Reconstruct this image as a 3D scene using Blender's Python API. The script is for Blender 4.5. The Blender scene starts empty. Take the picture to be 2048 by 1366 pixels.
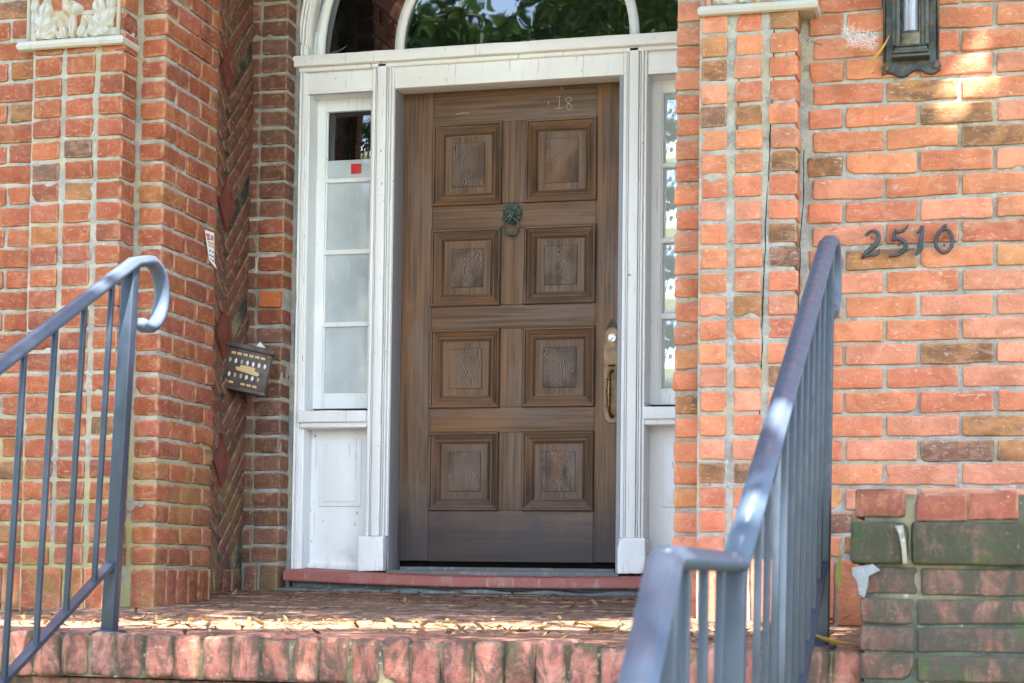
import bpy, math, random
import numpy as np
from mathutils import Vector, Matrix, noise as mnoise
R = math.radians
random.seed(7); rng = np.random.default_rng(7)
scene = bpy.context.scene
col = scene.collection

# ------------------------------------------------------------------ camera
# world: X along the house front, Y into the house, Z up, porch floor z = 0
EYE = 0.16
YAW, PITCH, ROLL = R(14.5), R(3.0), 0.012
FPX, SHIFT = 3550.0, 278.0            # in pixels of a 2048 wide frame
fw0 = Vector((-math.sin(YAW)*math.cos(PITCH), math.cos(YAW)*math.cos(PITCH), math.sin(PITCH)))
rt0 = Vector((math.cos(YAW), math.sin(YAW), 0))
up0 = rt0.cross(fw0)
rt = rt0*math.cos(ROLL) + up0*math.sin(ROLL)
up = up0*math.cos(ROLL) - rt0*math.sin(ROLL)
cd = bpy.data.cameras.new('camera'); cam = bpy.data.objects.new('camera', cd); col.objects.link(cam)
cam.matrix_world = Matrix(((rt.x, up.x, -fw0.x, 0), (rt.y, up.y, -fw0.y, 0), (rt.z, up.z, -fw0.z, EYE), (0, 0, 0, 1)))
cd.sensor_width = 36; cd.lens = FPX/2048*36; cd.shift_y = SHIFT/2048
cd.clip_start = 0.05; cd.clip_end = 2000
cd.dof.use_dof = True; cd.dof.focus_distance = 6.9; cd.dof.aperture_fstop = 9.0
scene.camera = cam
def ray(px, py):
    return fw0 + rt*((px-1024)/FPX) + up*((683-(py-SHIFT))/FPX)
def P(px, py, Y):                      # point of the photo on a plane parallel to the front, at depth Y
    d = ray(px, py); t = Y/d.y; return Vector((d.x*t, Y, EYE+d.z*t))
def PX(px, py, X):                     # point of the photo on a plane square to the front
    d = ray(px, py); t = X/d.x; return Vector((X, d.y*t, EYE+d.z*t))

# ------------------------------------------------------------------ light
SUN_EL, SUN_AZ = R(58), R(-28)         # azimuth measured from -Y (towards the street) to +X
sdir = Vector((-math.sin(SUN_AZ)*math.cos(SUN_EL), -math.cos(SUN_AZ)*math.cos(SUN_EL), math.sin(SUN_EL)))
w = bpy.data.worlds.new('World'); scene.world = w; w.use_nodes = True
nt = w.node_tree; nt.nodes.clear()
sky = nt.nodes.new('ShaderNodeTexSky'); sky.sky_type = 'NISHITA'; sky.sun_disc = False
sky.sun_elevation = SUN_EL; sky.sun_rotation = math.atan2(sdir.x, sdir.y)
sky.air_density = 1.0; sky.dust_density = 1.2; sky.ozone_density = 1.0
bg = nt.nodes.new('ShaderNodeBackground'); bg.inputs[1].default_value = 0.15
wo = nt.nodes.new('ShaderNodeOutputWorld')
nt.links.new(sky.outputs[0], bg.inputs[0]); nt.links.new(bg.outputs[0], wo.inputs[0])
sd = bpy.data.lights.new('sun', 'SUN'); sd.energy = 4.5; sd.angle = R(0.5); sd.color = (1, .95, .87)
so = bpy.data.objects.new('sun', sd); col.objects.link(so)
so.rotation_euler = (-sdir).to_track_quat('-Z', 'Y').to_euler(); so.location = sdir*20
vs = scene.view_settings; vs.view_transform = 'Standard'; vs.look = 'None'; vs.gamma = 1; vs.exposure = 2.98
scene.cycles.max_bounces = 8; scene.cycles.use_denoising = True
try: scene.cycles.sample_clamp_indirect = 6
except Exception: pass

# ------------------------------------------------------------------ materials
def mat(name, rough=.7, spec=.3, metal=0, base=(.5, .5, .5)):
    m = bpy.data.materials.new(name); m.use_nodes = True
    b = m.node_tree.nodes['Principled BSDF']
    b.inputs['Base Color'].default_value = (*base, 1); b.inputs['Roughness'].default_value = rough
    b.inputs['Metallic'].default_value = metal; b.inputs['Specular IOR Level'].default_value = spec
    return m
class G:                                # small node graph helper
    def __init__(s, m):
        s.t = m.node_tree; s.n = s.t.nodes; s.b = s.n['Principled BSDF']
        s.co = s.n.new('ShaderNodeTexCoord').outputs['Object']
    def L(s, a, b): s.t.links.new(a, b)
    def map(s, scale=(1, 1, 1), co=None, rot=(0, 0, 0), rnd=False):
        m = s.n.new('ShaderNodeMapping'); m.inputs['Scale'].default_value = scale; m.inputs['Rotation'].default_value = rot
        s.L(co or s.co, m.inputs[0])
        if rnd:
            oi = s.n.new('ShaderNodeObjectInfo'); mu = s.n.new('ShaderNodeMath'); mu.operation = 'MULTIPLY'; mu.inputs[1].default_value = 37
            s.L(oi.outputs['Random'], mu.inputs[0]); s.L(mu.outputs[0], m.inputs['Location'])
        return m.outputs[0]
    def noise(s, scale, co=None, det=4, rough=.55, dist=0):
        n = s.n.new('ShaderNodeTexNoise'); n.inputs['Scale'].default_value = scale; n.inputs['Detail'].default_value = det
        n.inputs['Roughness'].default_value = rough; n.inputs['Distortion'].default_value = dist
        s.L(co or s.co, n.inputs['Vector']); return n.outputs['Fac']
    def ramp(s, f, a, b, lo=0, hi=1):
        r = s.n.new('ShaderNodeMapRange'); r.interpolation_type = 'SMOOTHSTEP'
        r.inputs[1].default_value = a; r.inputs[2].default_value = b; r.inputs[3].default_value = lo; r.inputs[4].default_value = hi
        s.L(f, r.inputs[0]); return r.outputs[0]
    def mix(s, f, a, b, mode='MIX'):
        m = s.n.new('ShaderNodeMix'); m.data_type = 'RGBA'; m.blend_type = mode
        for v, i in ((f, 0), (a, 6), (b, 7)):
            if isinstance(v, (int, float)): m.inputs[i].default_value = v
            elif isinstance(v, tuple): m.inputs[i].default_value = (*v, 1)
            else: s.L(v, m.inputs[i])
        return m.outputs[2]
    def math(s, op, a, b=0):
        m = s.n.new('ShaderNodeMath'); m.operation = op
        for v, i in ((a, 0), (b, 1)):
            if isinstance(v, (int, float)): m.inputs[i].default_value = v
            else: s.L(v, m.inputs[i])
        return m.outputs[0]
    def attr(s, n, o='Color'):
        a = s.n.new('ShaderNodeAttribute'); a.attribute_name = n; return a.outputs[o]
    def sep(s, co=None):
        x = s.n.new('ShaderNodeSeparateXYZ'); s.L(co or s.co, x.inputs[0]); return x.outputs
    def bump(s, h, st=.3, d=.01, prev=None):
        b = s.n.new('ShaderNodeBump'); b.inputs['Strength'].default_value = st; b.inputs['Distance'].default_value = d
        s.L(h, b.inputs['Height'])
        if prev: s.L(prev, b.inputs['Normal'])
        s.L(b.outputs[0], s.b.inputs['Normal']); return b.outputs[0]
    def color(s, c): s.L(c, s.b.inputs['Base Color'])
    def rough(s, c): s.L(c, s.b.inputs['Roughness'])

def mk_brick(name, moss=0.0, grime=0.0, gcol=(.028, .030, .020), lo=.50, sm=1.0, ew=.10):
    m = mat(name, .82, .25); g = G(m)
    c = g.attr('bcol'); burn = g.attr('burn', 'Fac'); edge = g.attr('edge', 'Fac')
    n1 = g.noise(9, det=5, dist=.6); n2 = g.noise(26, g.map((1, 1, .7)), 5, .6, 1.2); n3 = g.noise(70, g.map((.45, .45, 1)), 4, .6, 1.5)
    c = g.mix(1.0, c, g.mix(g.ramp(n1, .3, .7), (.80, .76, .74), (1.14, 1.14, 1.12)), 'MULTIPLY')
    c = g.mix(g.ramp(n2, .50, .72, 0, .45), c, (.44, .205, .085))
    c = g.mix(g.ramp(g.noise(17, det=4, dist=1.5), .54, .72, 0, .40), c, (.30, .085, .048))
    c = g.mix(g.ramp(g.noise(45, g.map((1, 1, 1.8)), 6, .7, 1.0), .52, .75, 0, .45*sm), c, (.56, .30, .20))
    bm = g.math('MULTIPLY', g.ramp(g.noise(7, g.map((1, 1, 2.2)), 6, .55, .6), .36, .66), burn)
    c = g.mix(bm, c, (.10, .058, .036))
    c = g.mix(g.ramp(n3, .57, .74, 0, .60*sm), c, (.62, .47, .39))
    c = g.mix(g.ramp(g.noise(12, g.map((1, 1, 2)), 5, .6, 1.0), .50, .70, 0, .30*sm), c, (.58, .36, .25))
    e = g.math('MULTIPLY', edge, g.ramp(g.noise(22, det=5), .38, .60, 0, .5))
    c = g.mix(e, c, (.50, .34, .21))
    c = g.mix(g.ramp(g.noise(140, det=2), .70, .76, 0, .7), c, (.66, .56, .48))
    if moss:
        z = g.sep()[2]
        mm = g.math('MULTIPLY', g.ramp(z, .95, .25), g.ramp(g.noise(5, det=6, rough=.7), .47, .62, 0, moss))
        c = g.mix(mm, c, (.20, .19, .045))
    if grime:
        gm_ = g.math('ADD', g.math('ADD', g.math('MULTIPLY', g.noise(19, g.map((1, 1, .45)), 6, .7, .8), .85), g.math('MULTIPLY', g.noise(4, det=5), .20)), g.math('MULTIPLY', edge, ew))
        c = g.mix(g.ramp(gm_, lo-.03, lo+.17, 0, .55+.40*grime), c, gcol)
        c = g.mix(g.ramp(g.noise(9, det=6, rough=.75), .55, .66, 0, .8*grime), c, tuple(v*k_ for v, k_ in zip(gcol, (.9, 1.9, .6))))
    c = g.mix(g.ramp(g.noise(85, det=4, rough=.7), .63, .70, 0, .6), c, (.13, .06, .04))
    g.color(c)
    p = g.bump(g.noise(28, det=6, rough=.65), .55, .010)
    g.bump(g.noise(130, det=5, rough=.75), .6, .003, p)
    return m
def mk_mortar(name, base=(.30, .29, .26), moss=0.0):
    m = mat(name, .95, .1, base=base); g = G(m)
    n = g.noise(14, det=7, rough=.7)
    c = g.mix(g.ramp(n, .3, .7), tuple(v*.72 for v in base), tuple(v*1.28 for v in base))
    c = g.mix(g.ramp(g.noise(5, det=5), .46, .64, 0, .55), c, (.42, .35, .22))
    c = g.mix(g.ramp(g.noise(60, det=5), .60, .72, 0, .7), c, (.55, .51, .44))
    c = g.mix(g.ramp(g.noise(33, det=5, dist=1), .60, .70, 0, .5), c, (.13, .12, .10))
    if moss:
        z = g.sep()[2]
        mm = g.math('MULTIPLY', g.ramp(z, 1.0, .3), g.ramp(g.noise(7, det=6, rough=.7), .40, .56, 0, moss))
        c = g.mix(mm, c, (.33, .30, .05))
    g.color(c)
    p = g.bump(g.noise(70, det=6, rough=.7), .8, .006); g.bump(g.noise(250, det=3), .5, .002, p)
    return m
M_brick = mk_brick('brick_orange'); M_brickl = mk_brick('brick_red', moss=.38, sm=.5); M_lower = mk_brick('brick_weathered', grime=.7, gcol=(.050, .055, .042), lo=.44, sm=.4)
M_cope = mk_brick('brick_coping', grime=.72, gcol=(.050, .047, .034), lo=.47, ew=.05); M_pave = mk_brick('brick_paving', grime=.15, lo=.60)
M_mort = mk_mortar('mortar_grey', (.34, .33, .295)); M_mortl = mk_mortar('mortar_sandy', (.34, .315, .27), .55); M_mortd = mk_mortar('mortar_dark', (.060, .058, .046), .1)
M_cem = mk_mortar('cement_render', (.24, .25, .24))

def mk_paint(name, base=(.85, .86, .86), chips=.5, rough=.45):
    m = mat(name, rough, .4, base=base); g = G(m)
    c = g.mix(g.ramp(g.noise(5, g.map((1, 1, .3)), 5), .35, .7), tuple(v*.93 for v in base), base)
    c = g.mix(g.ramp(g.noise(40, g.map((1, 1, .15)), 5), .58, .75, 0, .3), c, (.66, .64, .58))
    c = g.mix(g.ramp(g.noise(55, g.map((1, 1, .5)), 3, .5, .6), .715, .735, 0, chips), c, (.16, .13, .10))
    c = g.mix(g.ramp(g.noise(75, g.map((1, 1, .035)), 3, .6, .3), .655, .685, 0, .55), c, (.30, .28, .25))
    zz_ = g.sep()[2]; c = g.mix(g.math('MULTIPLY', g.ramp(zz_, .42, .15), g.ramp(g.noise(18, g.map((1, 1, .6)), 6, .7), .50, .68, 0, .35)), c, (.40, .37, .32))
    g.color(c)
    g.bump(g.noise(60, g.map((1, 1, .12)), 5), .35, .003)
    return m
M_paint = mk_paint('white_paint', chips=.9); M_sash = mk_paint('white_sash_paint', (.82, .85, .86), .5); M_jamb = mk_paint('shaded_jamb_paint', (.30, .31, .34), .3)  # jamb: white paint with the shade of the reveal put into its colour
M_redsill = mk_paint('red_sill_paint', (.36, .115, .095), .8, .6); M_bluegrey = mk_paint('blue_grey_paint', (.12, .145, .15), .8, .7)

def mk_wood(name, horiz=False, dark=(.078, .044, .026), light=(.175, .100, .058), flame=False):
    m = mat(name, .55, .35); g = G(m)
    rot = (0, R(90), 0) if horiz else (0, 0, 0)
    co = g.map((1, 1, 1), rot=rot, rnd=True)
    s = g.map((85, 85, 2.4), co=co)
    if flame:
        sx_ = g.sep(); nx = g.noise(1, g.map((8, 8, 7), co=co), 3); ax = g.math('ABSOLUTE', g.math('ADD', sx_[0], g.math('MULTIPLY', g.math('ADD', nx, -.5), .10)))
        v_ = g.math('ADD', g.math('ADD', sx_[2], g.math('MULTIPLY', ax, 3.4)), g.math('MULTIPLY', g.noise(1, g.map((30, 30, 14), co=co), 4), .05))
        fine = g.math('ADD', g.math('MULTIPLY', g.math('SINE', g.math('MULTIPLY', v_, 270)), .5), .5)
        fine = g.math('MULTIPLY', fine, g.ramp(g.noise(1, g.map((9, 9, 6), co=co), 3), .35, .6, .15, 1))
        f1 = g.math('MULTIPLY', fine, .55); f1 = g.math('ADD', f1, g.math('MULTIPLY', g.noise(1, s, 5, .6), .50))
    else:
        f1 = g.noise(1, s, 5, .6, .3)
    big = g.noise(1, g.map((5, 5, 1.2), co=co), 4, .5, .8)
    c = g.mix(g.ramp(f1, .30, .70), dark, light)
    c = g.mix(g.ramp(big, .42, .68, 0, .6), c, (.245, .120, .050))
    c = g.mix(g.ramp(g.noise(1, g.map((8, 8, 2.5), co=co), 5), .50, .68, 0, .50), c, (.168, .125, .100))
    c = g.mix(g.ramp(g.noise(1, g.map((22, 22, 3), co=co), 5, .65), .56, .72, 0, .35), c, (.052, .030, .020))
    # weathered bluish black at the foot of the door, wear with its own edge
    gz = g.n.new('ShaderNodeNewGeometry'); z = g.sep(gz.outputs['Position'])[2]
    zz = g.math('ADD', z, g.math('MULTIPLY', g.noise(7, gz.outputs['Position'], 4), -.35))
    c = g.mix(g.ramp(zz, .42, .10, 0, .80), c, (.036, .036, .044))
    g.color(c); g.rough(g.ramp(f1, .2, .8, .62, .45))
    g.bump(f1, .35, .0025)
    return m
M_woodv = mk_wood('weathered_wood_upright'); M_woodh = mk_wood('weathered_wood_level', True); M_flame = mk_wood('weathered_wood_flame', flame=True, dark=(.055, .034, .024), light=(.20, .138, .10))
M_mould = mk_wood('weathered_wood_moulding', dark=(.040, .023, .014), light=(.125, .068, .035))

def mk_metal(name, base, rough=.4, metal=.0, var=.3, spot=None, spec=.5, bmp=True):
    m = mat(name, rough, spec, metal, base); g = G(m)
    c = g.mix(g.ramp(g.noise(22, det=5), .3, .7), tuple(v*(1-var) for v in base), tuple(v*(1+var) for v in base))
    if spot: c = g.mix(g.ramp(g.noise(45, det=5, rough=.7), .50, .64, 0, .8), c, spot)
    g.color(c)
    if bmp: g.bump(g.noise(90, det=5), .25, .0015)
    g.rough(g.ramp(g.noise(30, det=4), .3, .7, rough*.8, min(1, rough*1.3)))
    return m
M_rail = mk_metal('slate_blue_paint', (.060, .082, .118), .42, .0, .06, spec=.35, bmp=False)
M_bar = mk_metal('slate_blue_bar_paint', (.022, .033, .050), .40, .0, .10, bmp=False)
M_patina = mk_metal('verdigris_bronze', (.075, .105, .09), .5, .5, .4, (.13, .20, .165))
M_brass = mk_metal('worn_brass', (.20, .125, .07), .48, .55, .3, (.15, .095, .075))
M_brassd = mk_metal('dark_brass', (.20, .12, .035), .3, .85, .3)
M_iron = mk_metal('lantern_bronze', (.050, .058, .058), .42, .55, .4, (.13, .085, .035))
M_num = mk_metal('numeral_iron', (.035, .042, .048), .5, .2, .3)
M_box = mk_metal('brown_enamel', (.060, .036, .026), .5, 0, .3)
M_chrome = mk_metal('lock_steel', (.75, .75, .75), .2, 1, .1)
M_dark = mat('keyhole_black', .8, .1, base=(.008, .008, .008))
M_tan = mat('tan_enamel', .6, .3, base=(.62, .44, .22)); M_white = mat('white_print', .5, .3, base=(.78, .78, .76)); M_red = mk_metal('red_print', (.62, .025, .035), .5, 0, .1)
M_yg = mat('olive_print', .6, base=(.35, .33, .05)); M_org = mat('salmon_print', .6, base=(.72, .30, .20)); M_blk = mat('black_print', .6, base=(.03, .03, .03)); M_gry = mat('grey_print', .6, base=(.25, .27, .29))
M_chalk = mat('chalk_scratch', .9, .1, base=(.42, .36, .28))
M_terra = mat('cream_terracotta', .7, .3); g = G(M_terra)
c = g.mix(g.ramp(g.noise(9, det=5), .35, .65), (.42, .375, .30), (.40, .40, .37)); 
c = g.mix(g.ramp(g.noise(20, det=6, rough=.7), .55, .7, 0, .7), c, (.34, .32, .27)); c = g.mix(g.ramp(g.noise(6, det=3), .55, .65, 0, .5), c, (.42, .31, .17)); g.color(c); g.bump(g.noise(80, det=5), .4, .003)
M_diam = mat('dark_red_tile', .45, .4, base=(.17, .036, .022)); g = G(M_diam); g.color(g.mix(g.ramp(g.noise(14, det=5), .4, .65), (.14, .03, .02), (.22, .06, .035)))
M_glass = mat('window_glass', .015, 1.0, base=(.003, .004, .005)); M_glass.node_tree.nodes['Principled BSDF'].inputs['IOR'].default_value = 1.62
g = G(M_glass); g.bump(g.noise(3.5, det=2), .06, .02)
M_curt = mat('glass_over_white_shade', .04, .8, base=(.50, .56, .56)); g = G(M_curt)
c = g.mix(g.ramp(g.noise(4, det=4), .3, .7), (.44, .50, .53), (.56, .62, .64)); c = g.mix(g.ramp(g.noise(16, g.map((2, 1, .5), rot=(0, .5, 0)), 5), .58, .72, 0, .5), c, (.66, .70, .71)); g.color(c)
M_curt.node_tree.nodes['Principled BSDF'].inputs['Roughness'].default_value = .12

def mk_leaf(name, cols, tr=0.0):
    m = mat(name, .6, .3); g = G(m); a = g.attr('lr', 'Fac')
    r = g.n.new('ShaderNodeValToRGB'); el = r.color_ramp.elements
    el[0].color = (*cols[0], 1); el[1].color = (*cols[-1], 1)
    for i, c in enumerate(cols[1:-1]): e = el.new((i+1)/(len(cols)-1)); e.color = (*c, 1)
    g.L(a, r.inputs[0]); g.color(r.outputs[0])
    if tr:
        out = g.n['Material Output']; t = g.n.new('ShaderNodeBsdfTranslucent'); g.L(r.outputs[0], t.inputs[0]); mx = g.n.new('ShaderNodeMixShader'); mx.inputs[0].default_value = tr
        g.L(g.b.outputs[0], mx.inputs[1]); g.L(t.outputs[0], mx.inputs[2]); g.L(mx.outputs[0], out.inputs[0])
    return m
M_leaf = mk_leaf('green_leaves', [(.03, .07, .015), (.07, .13, .02), (.12, .19, .04), (.05, .10, .02)], .35)
M_dry = mk_leaf('dry_leaves', [(.10, .042, .02), (.17, .085, .04), (.28, .19, .07), (.12, .06, .03), (.36, .27, .16), (.16, .15, .045), (.08, .038, .02), (.22, .12, .05), (.11, .05, .025)], .2)
M_yel = mk_leaf('yellow_leaf', [(.60, .34, .05), (.62, .42, .10)], .3)
M_grn = mk_leaf('green_yellow_leaf', [(.30, .34, .05), (.40, .42, .10)], .3)
M_bark = mk_mortar('bark', (.10, .08, .06))

# ------------------------------------------------------------------ mesh builder
_top = {}
def topo(nx, ny, nz):
    k = (nx, ny, nz)
    if k in _top: return _top[k]
    idx = {}; pts = []
    def vid(i, j, l):
        if (i, j, l) not in idx: idx[(i, j, l)] = len(pts); pts.append((i, j, l))
        return idx[(i, j, l)]
    F = []
    for i in range(nx):
        for j in range(ny):
            F.append((vid(i, j, 0), vid(i, j+1, 0), vid(i+1, j+1, 0), vid(i+1, j, 0)))
            F.append((vid(i, j, nz), vid(i+1, j, nz), vid(i+1, j+1, nz), vid(i, j+1, nz)))
    for i in range(nx):
        for l in range(nz):
            F.append((vid(i, 0, l), vid(i+1, 0, l), vid(i+1, 0, l+1), vid(i, 0, l+1)))
            F.append((vid(i, ny, l), vid(i, ny, l+1), vid(i+1, ny, l+1), vid(i+1, ny, l)))
    for j in range(ny):
        for l in range(nz):
            F.append((vid(0, j, l), vid(0, j, l+1), vid(0, j+1, l+1), vid(0, j+1, l)))
            F.append((vid(nx, j, l), vid(nx, j+1, l), vid(nx, j+1, l+1), vid(nx, j, l+1)))
    _top[k] = (np.array(pts), np.array(F)); return _top[k]

class MB:
    def __init__(s): s.v = []; s.f = []; s.n = 0; s.m = []; s.c = []; s.b = []; s.e = []; s.sm = []
    def add(s, V, F, mi=0, c=(1, 1, 1), burn=0, edge=None, smooth=True):
        V = np.asarray(V, float).reshape(-1, 3)
        s.v.append(V)
        for f in F: s.f.append(tuple(int(i)+s.n for i in f))
        s.m += [mi]*len(F); s.sm += [smooth]*len(F); s.n += len(V)
        s.c.append(np.tile(np.array([*c, 1.]), (len(V), 1))); s.b.append(np.full(len(V), float(burn)))
        s.e.append(np.zeros(len(V)) if edge is None else np.asarray(edge, float))
    def box(s, lo, hi, r=.002, mi=0, rot=None, c0=None, amp=0, c=(1, 1, 1), burn=0, step=None, chips=0):
        lo = np.array(lo, float); hi = np.array(hi, float); h = np.abs(hi-lo)/2; ce = (lo+hi)/2
        r = min(r, h.min()*.9); ax = []
        for a in range(3):
            n = 1 if not step else max(1, int(round(2*h[a]/step)))
            mid = np.linspace(-h[a]+r, h[a]-r, n+1)
            ax.append(np.concatenate([[-h[a], -h[a]+.3*r], mid, [h[a]-.3*r, h[a]]]))
        pts, F = topo(*(len(a)-1 for a in ax))
        p = np.stack([ax[i][pts[:, i]] for i in range(3)], 1)
        q = np.clip(p, -(h-r), h-r); d = p-q; L = np.linalg.norm(d, axis=1)
        k = L > 1e-9; p = p.copy(); p[k] = q[k]+d[k]/L[k, None]*r
        edge = (np.sum(np.abs(d) > r*.5, axis=1) > 1).astype(float)
        if amp:
            o = np.zeros_like(p)
            for fr, am in ((28, 1.0), (62, .55), (120, .3)):
                for a in range(3):
                    w_ = rng.normal(size=3)*fr*.6; o[:, a] += am*amp*np.sin(p@w_ + rng.uniform(0, 6.28))
            p = p+o
        for _ in range(chips):
            sg = rng.choice([-1, 1], 3); pt = h*sg; a = rng.integers(0, 3); pt[a] = rng.uniform(-1, 1)*h[a]; Rr = rng.uniform(.010, .026)
            dd = np.linalg.norm(p-pt, axis=1); kk = dd < Rr; p[kk] -= (sg*.5*(Rr-dd[kk, None])*.75)
        if rot is not None: p = p@np.array(rot).T
        s.add(p+ce, F, mi, c, burn, edge)
    def grid(s, O, U, V, nu, nv, amp=0, mi=0, n=None):
        O, U, V = Vector(O), Vector(U), Vector(V); N = U.cross(V).normalized(); vs_ = []
        for j in range(nv+1):
            for i in range(nu+1):
                p = O+U*(i/nu)+V*(j/nv)
                if amp: p = p+N*(mnoise.noise(p*14)*amp+mnoise.noise(p*45)*amp*.6)
                vs_.append(p)
        s.add([tuple(p) for p in vs_], [(j*(nu+1)+i, j*(nu+1)+i+1, (j+1)*(nu+1)+i+1, (j+1)*(nu+1)+i) for j in range(nv) for i in range(nu)], mi)
    def tube(s, pts, rad, n=10, mi=0, cap=True, flat=None):
        pts = [Vector(p) for p in pts]; m = len(pts); rad = rad if hasattr(rad, '__len__') else [rad]*m
        V = []; pu = None
        for i, p in enumerate(pts):
            t = (pts[min(i+1, m-1)]-pts[max(i-1, 0)]).normalized()
            if pu is None: pu = t.orthogonal().normalized() if flat is None else Vector(flat)
            a = (pu-t*pu.dot(t)).normalized(); b = t.cross(a); pu = a
            for k in range(n):
                an = 2*math.pi*k/n; V.append(tuple(p+(a*math.cos(an)+b*math.sin(an))*rad[i]))
        F = [(i*n+k, i*n+(k+1) % n, (i+1)*n+(k+1) % n, (i+1)*n+k) for i in range(m-1) for k in range(n)]
        if cap: F += [tuple(range(n))[::-1], tuple((m-1)*n+k for k in range(n))]
        s.add(V, F, mi)
    def sweep(s, pts, prof, side, mi=0, smooth=True):   # prof: list of (across, up) in the frame (side, normal)
        pts = [Vector(p) for p in pts]; m = len(pts); side = Vector(side); V = []; n = len(prof)
        for i, p in enumerate(pts):
            t = (pts[min(i+1, m-1)]-pts[max(i-1, 0)]).normalized(); u = side.cross(t).normalized()
            for a, b in prof: V.append(tuple(p+side*a+u*b))
        F = [(i*n+k, i*n+(k+1) % n, (i+1)*n+(k+1) % n, (i+1)*n+k) for i in range(m-1) for k in range(n)]
        F += [tuple(range(n))[::-1], tuple((m-1)*n+k for k in range(n))]
        s.add(V, F, mi, smooth=smooth)
    def blob(s, ce, rad, rot=None, mi=0, nu=12, nv=8):
        V = []
        for j in range(nv+1):
            th = math.pi*j/nv
            for i in range(nu):
                ph = 2*math.pi*i/nu; p = Vector((rad[0]*math.sin(th)*math.cos(ph), rad[1]*math.sin(th)*math.sin(ph), rad[2]*math.cos(th)))
                if rot: p = rot@p
                V.append(tuple(Vector(ce)+p))
        s.add(V, [(j*nu+i, j*nu+(i+1) % nu, (j+1)*nu+(i+1) % nu, (j+1)*nu+i) for j in range(nv) for i in range(nu)], mi)
    def lathe(s, ce, prof, axis='Y', n=20, mi=0):
        V = []
        for r_, h_ in prof:
            for k in range(n):
                a = 2*math.pi*k/n; x, y = r_*math.cos(a), r_*math.sin(a)
                V.append({'Y': (ce[0]+x, ce[1]+h_, ce[2]+y), 'Z': (ce[0]+x, ce[1]+y, ce[2]+h_), 'X': (ce[0]+h_, ce[1]+x, ce[2]+y)}[axis])
        F = [(i*n+k, i*n+(k+1) % n, (i+1)*n+(k+1) % n, (i+1)*n+k) for i in range(len(prof)-1) for k in range(n)]
        s.add(V, F, mi)
    def plate(s, poly, y0, y1, mi=0, bev=0.0):         # polygon in (x, z), extruded in y from y0 (front) to y1
        n = len(poly); V = []; cx = sum(p[0] for p in poly)/n; cz = sum(p[1] for p in poly)/n
        if bev: V += [(cx+(p[0]-cx)*(1-bev), y0, cz+(p[1]-cz)*(1-bev)) for p in poly]; yb = y0+.002
        else: yb = y0
        V += [(p[0], yb, p[1]) for p in poly]+[(p[0], y1, p[1]) for p in poly]
        L = len(V)//n; F = [tuple(range(n))]+[(l*n+k, l*n+(k+1) % n, (l+1)*n+(k+1) % n, (l+1)*n+k) for l in range(L-1) for k in range(n)]+[tuple((L-1)*n+k for k in range(n))[::-1]]
        s.add(V, F, mi, smooth=False)
    def build(s, name, mats, parent=None, shear=None):
        V = np.concatenate(s.v)
        if shear: V = shear(V)
        me = bpy.data.meshes.new(name); me.from_pydata(V.tolist(), [], s.f)
        for m in (mats if isinstance(mats, (list, tuple)) else [mats]): me.materials.append(m)
        me.polygons.foreach_set('material_index', s.m); me.polygons.foreach_set('use_smooth', s.sm)
        a = me.color_attributes.new('bcol', 'FLOAT_COLOR', 'POINT'); a.data.foreach_set('color', np.concatenate(s.c).ravel())
        a = me.attributes.new('burn', 'FLOAT', 'POINT'); a.data.foreach_set('value', np.concatenate(s.b))
        a = me.attributes.new('edge', 'FLOAT', 'POINT'); a.data.foreach_set('value', np.concatenate(s.e))
        a = me.attributes.new('lr', 'FLOAT', 'POINT'); a.data.foreach_set('value', np.concatenate(s.b))
        import bmesh
        bm = bmesh.new(); bm.from_mesh(me); bmesh.ops.recalc_face_normals(bm, faces=bm.faces) if len(s.f) < 60000 else None; bm.to_mesh(me); bm.free()
        o = bpy.data.objects.new(name, me); col.objects.link(o)
        if parent:
            o.parent = parent; p = parent; off = Vector((0, 0, 0))
            while p: off += p.location; p = p.parent
            o.location = -off
        return o
def tag(o, label=None, cat=None, group=None, kind=None):
    if label: o['label'] = label
    if cat: o['category'] = cat
    if group: o['group'] = group
    if kind or cat: o['kind'] = kind or 'thing'
    return o
def thing(name, label, cat, loc, group=None):
    o = bpy.data.objects.new(name, None); o.empty_display_size = .1; o.location = Vector(loc); col.objects.link(o)
    return tag(o, label, cat, group)

# ------------------------------------------------------------------ bricks
PAL_R = [((.53, .180, .090), 6), ((.56, .205, .100), 5), ((.49, .155, .085), 4), ((.52, .235, .10), 1), ((.57, .225, .135), 5)]
PAL_L = [((.33, .088, .040), 6), ((.36, .108, .044), 4), ((.28, .078, .042), 3), ((.33, .125, .045), 1), ((.35, .102, .058), 3)]  # left bricks: partly their own deeper red, partly tree shade put into the colour
PAL_D = [((.155, .068, .048), 5), ((.17, .085, .062), 4), ((.13, .062, .046), 3), ((.16, .088, .066), 3)]  # recess bricks, with the shade of the recess put into their colour
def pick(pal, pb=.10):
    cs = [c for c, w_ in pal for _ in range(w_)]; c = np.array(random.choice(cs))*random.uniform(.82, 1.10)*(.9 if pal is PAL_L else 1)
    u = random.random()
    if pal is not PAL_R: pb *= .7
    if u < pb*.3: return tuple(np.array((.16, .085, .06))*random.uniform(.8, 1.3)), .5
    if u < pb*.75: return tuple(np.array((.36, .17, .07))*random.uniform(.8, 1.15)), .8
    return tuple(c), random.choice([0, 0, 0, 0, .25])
def tilt(a=.006):
    return Matrix.Rotation(random.gauss(0, a), 3, 'X') @ Matrix.Rotation(random.gauss(0, a), 3, 'Y') @ Matrix.Rotation(random.gauss(0, a), 3, 'Z')
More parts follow.
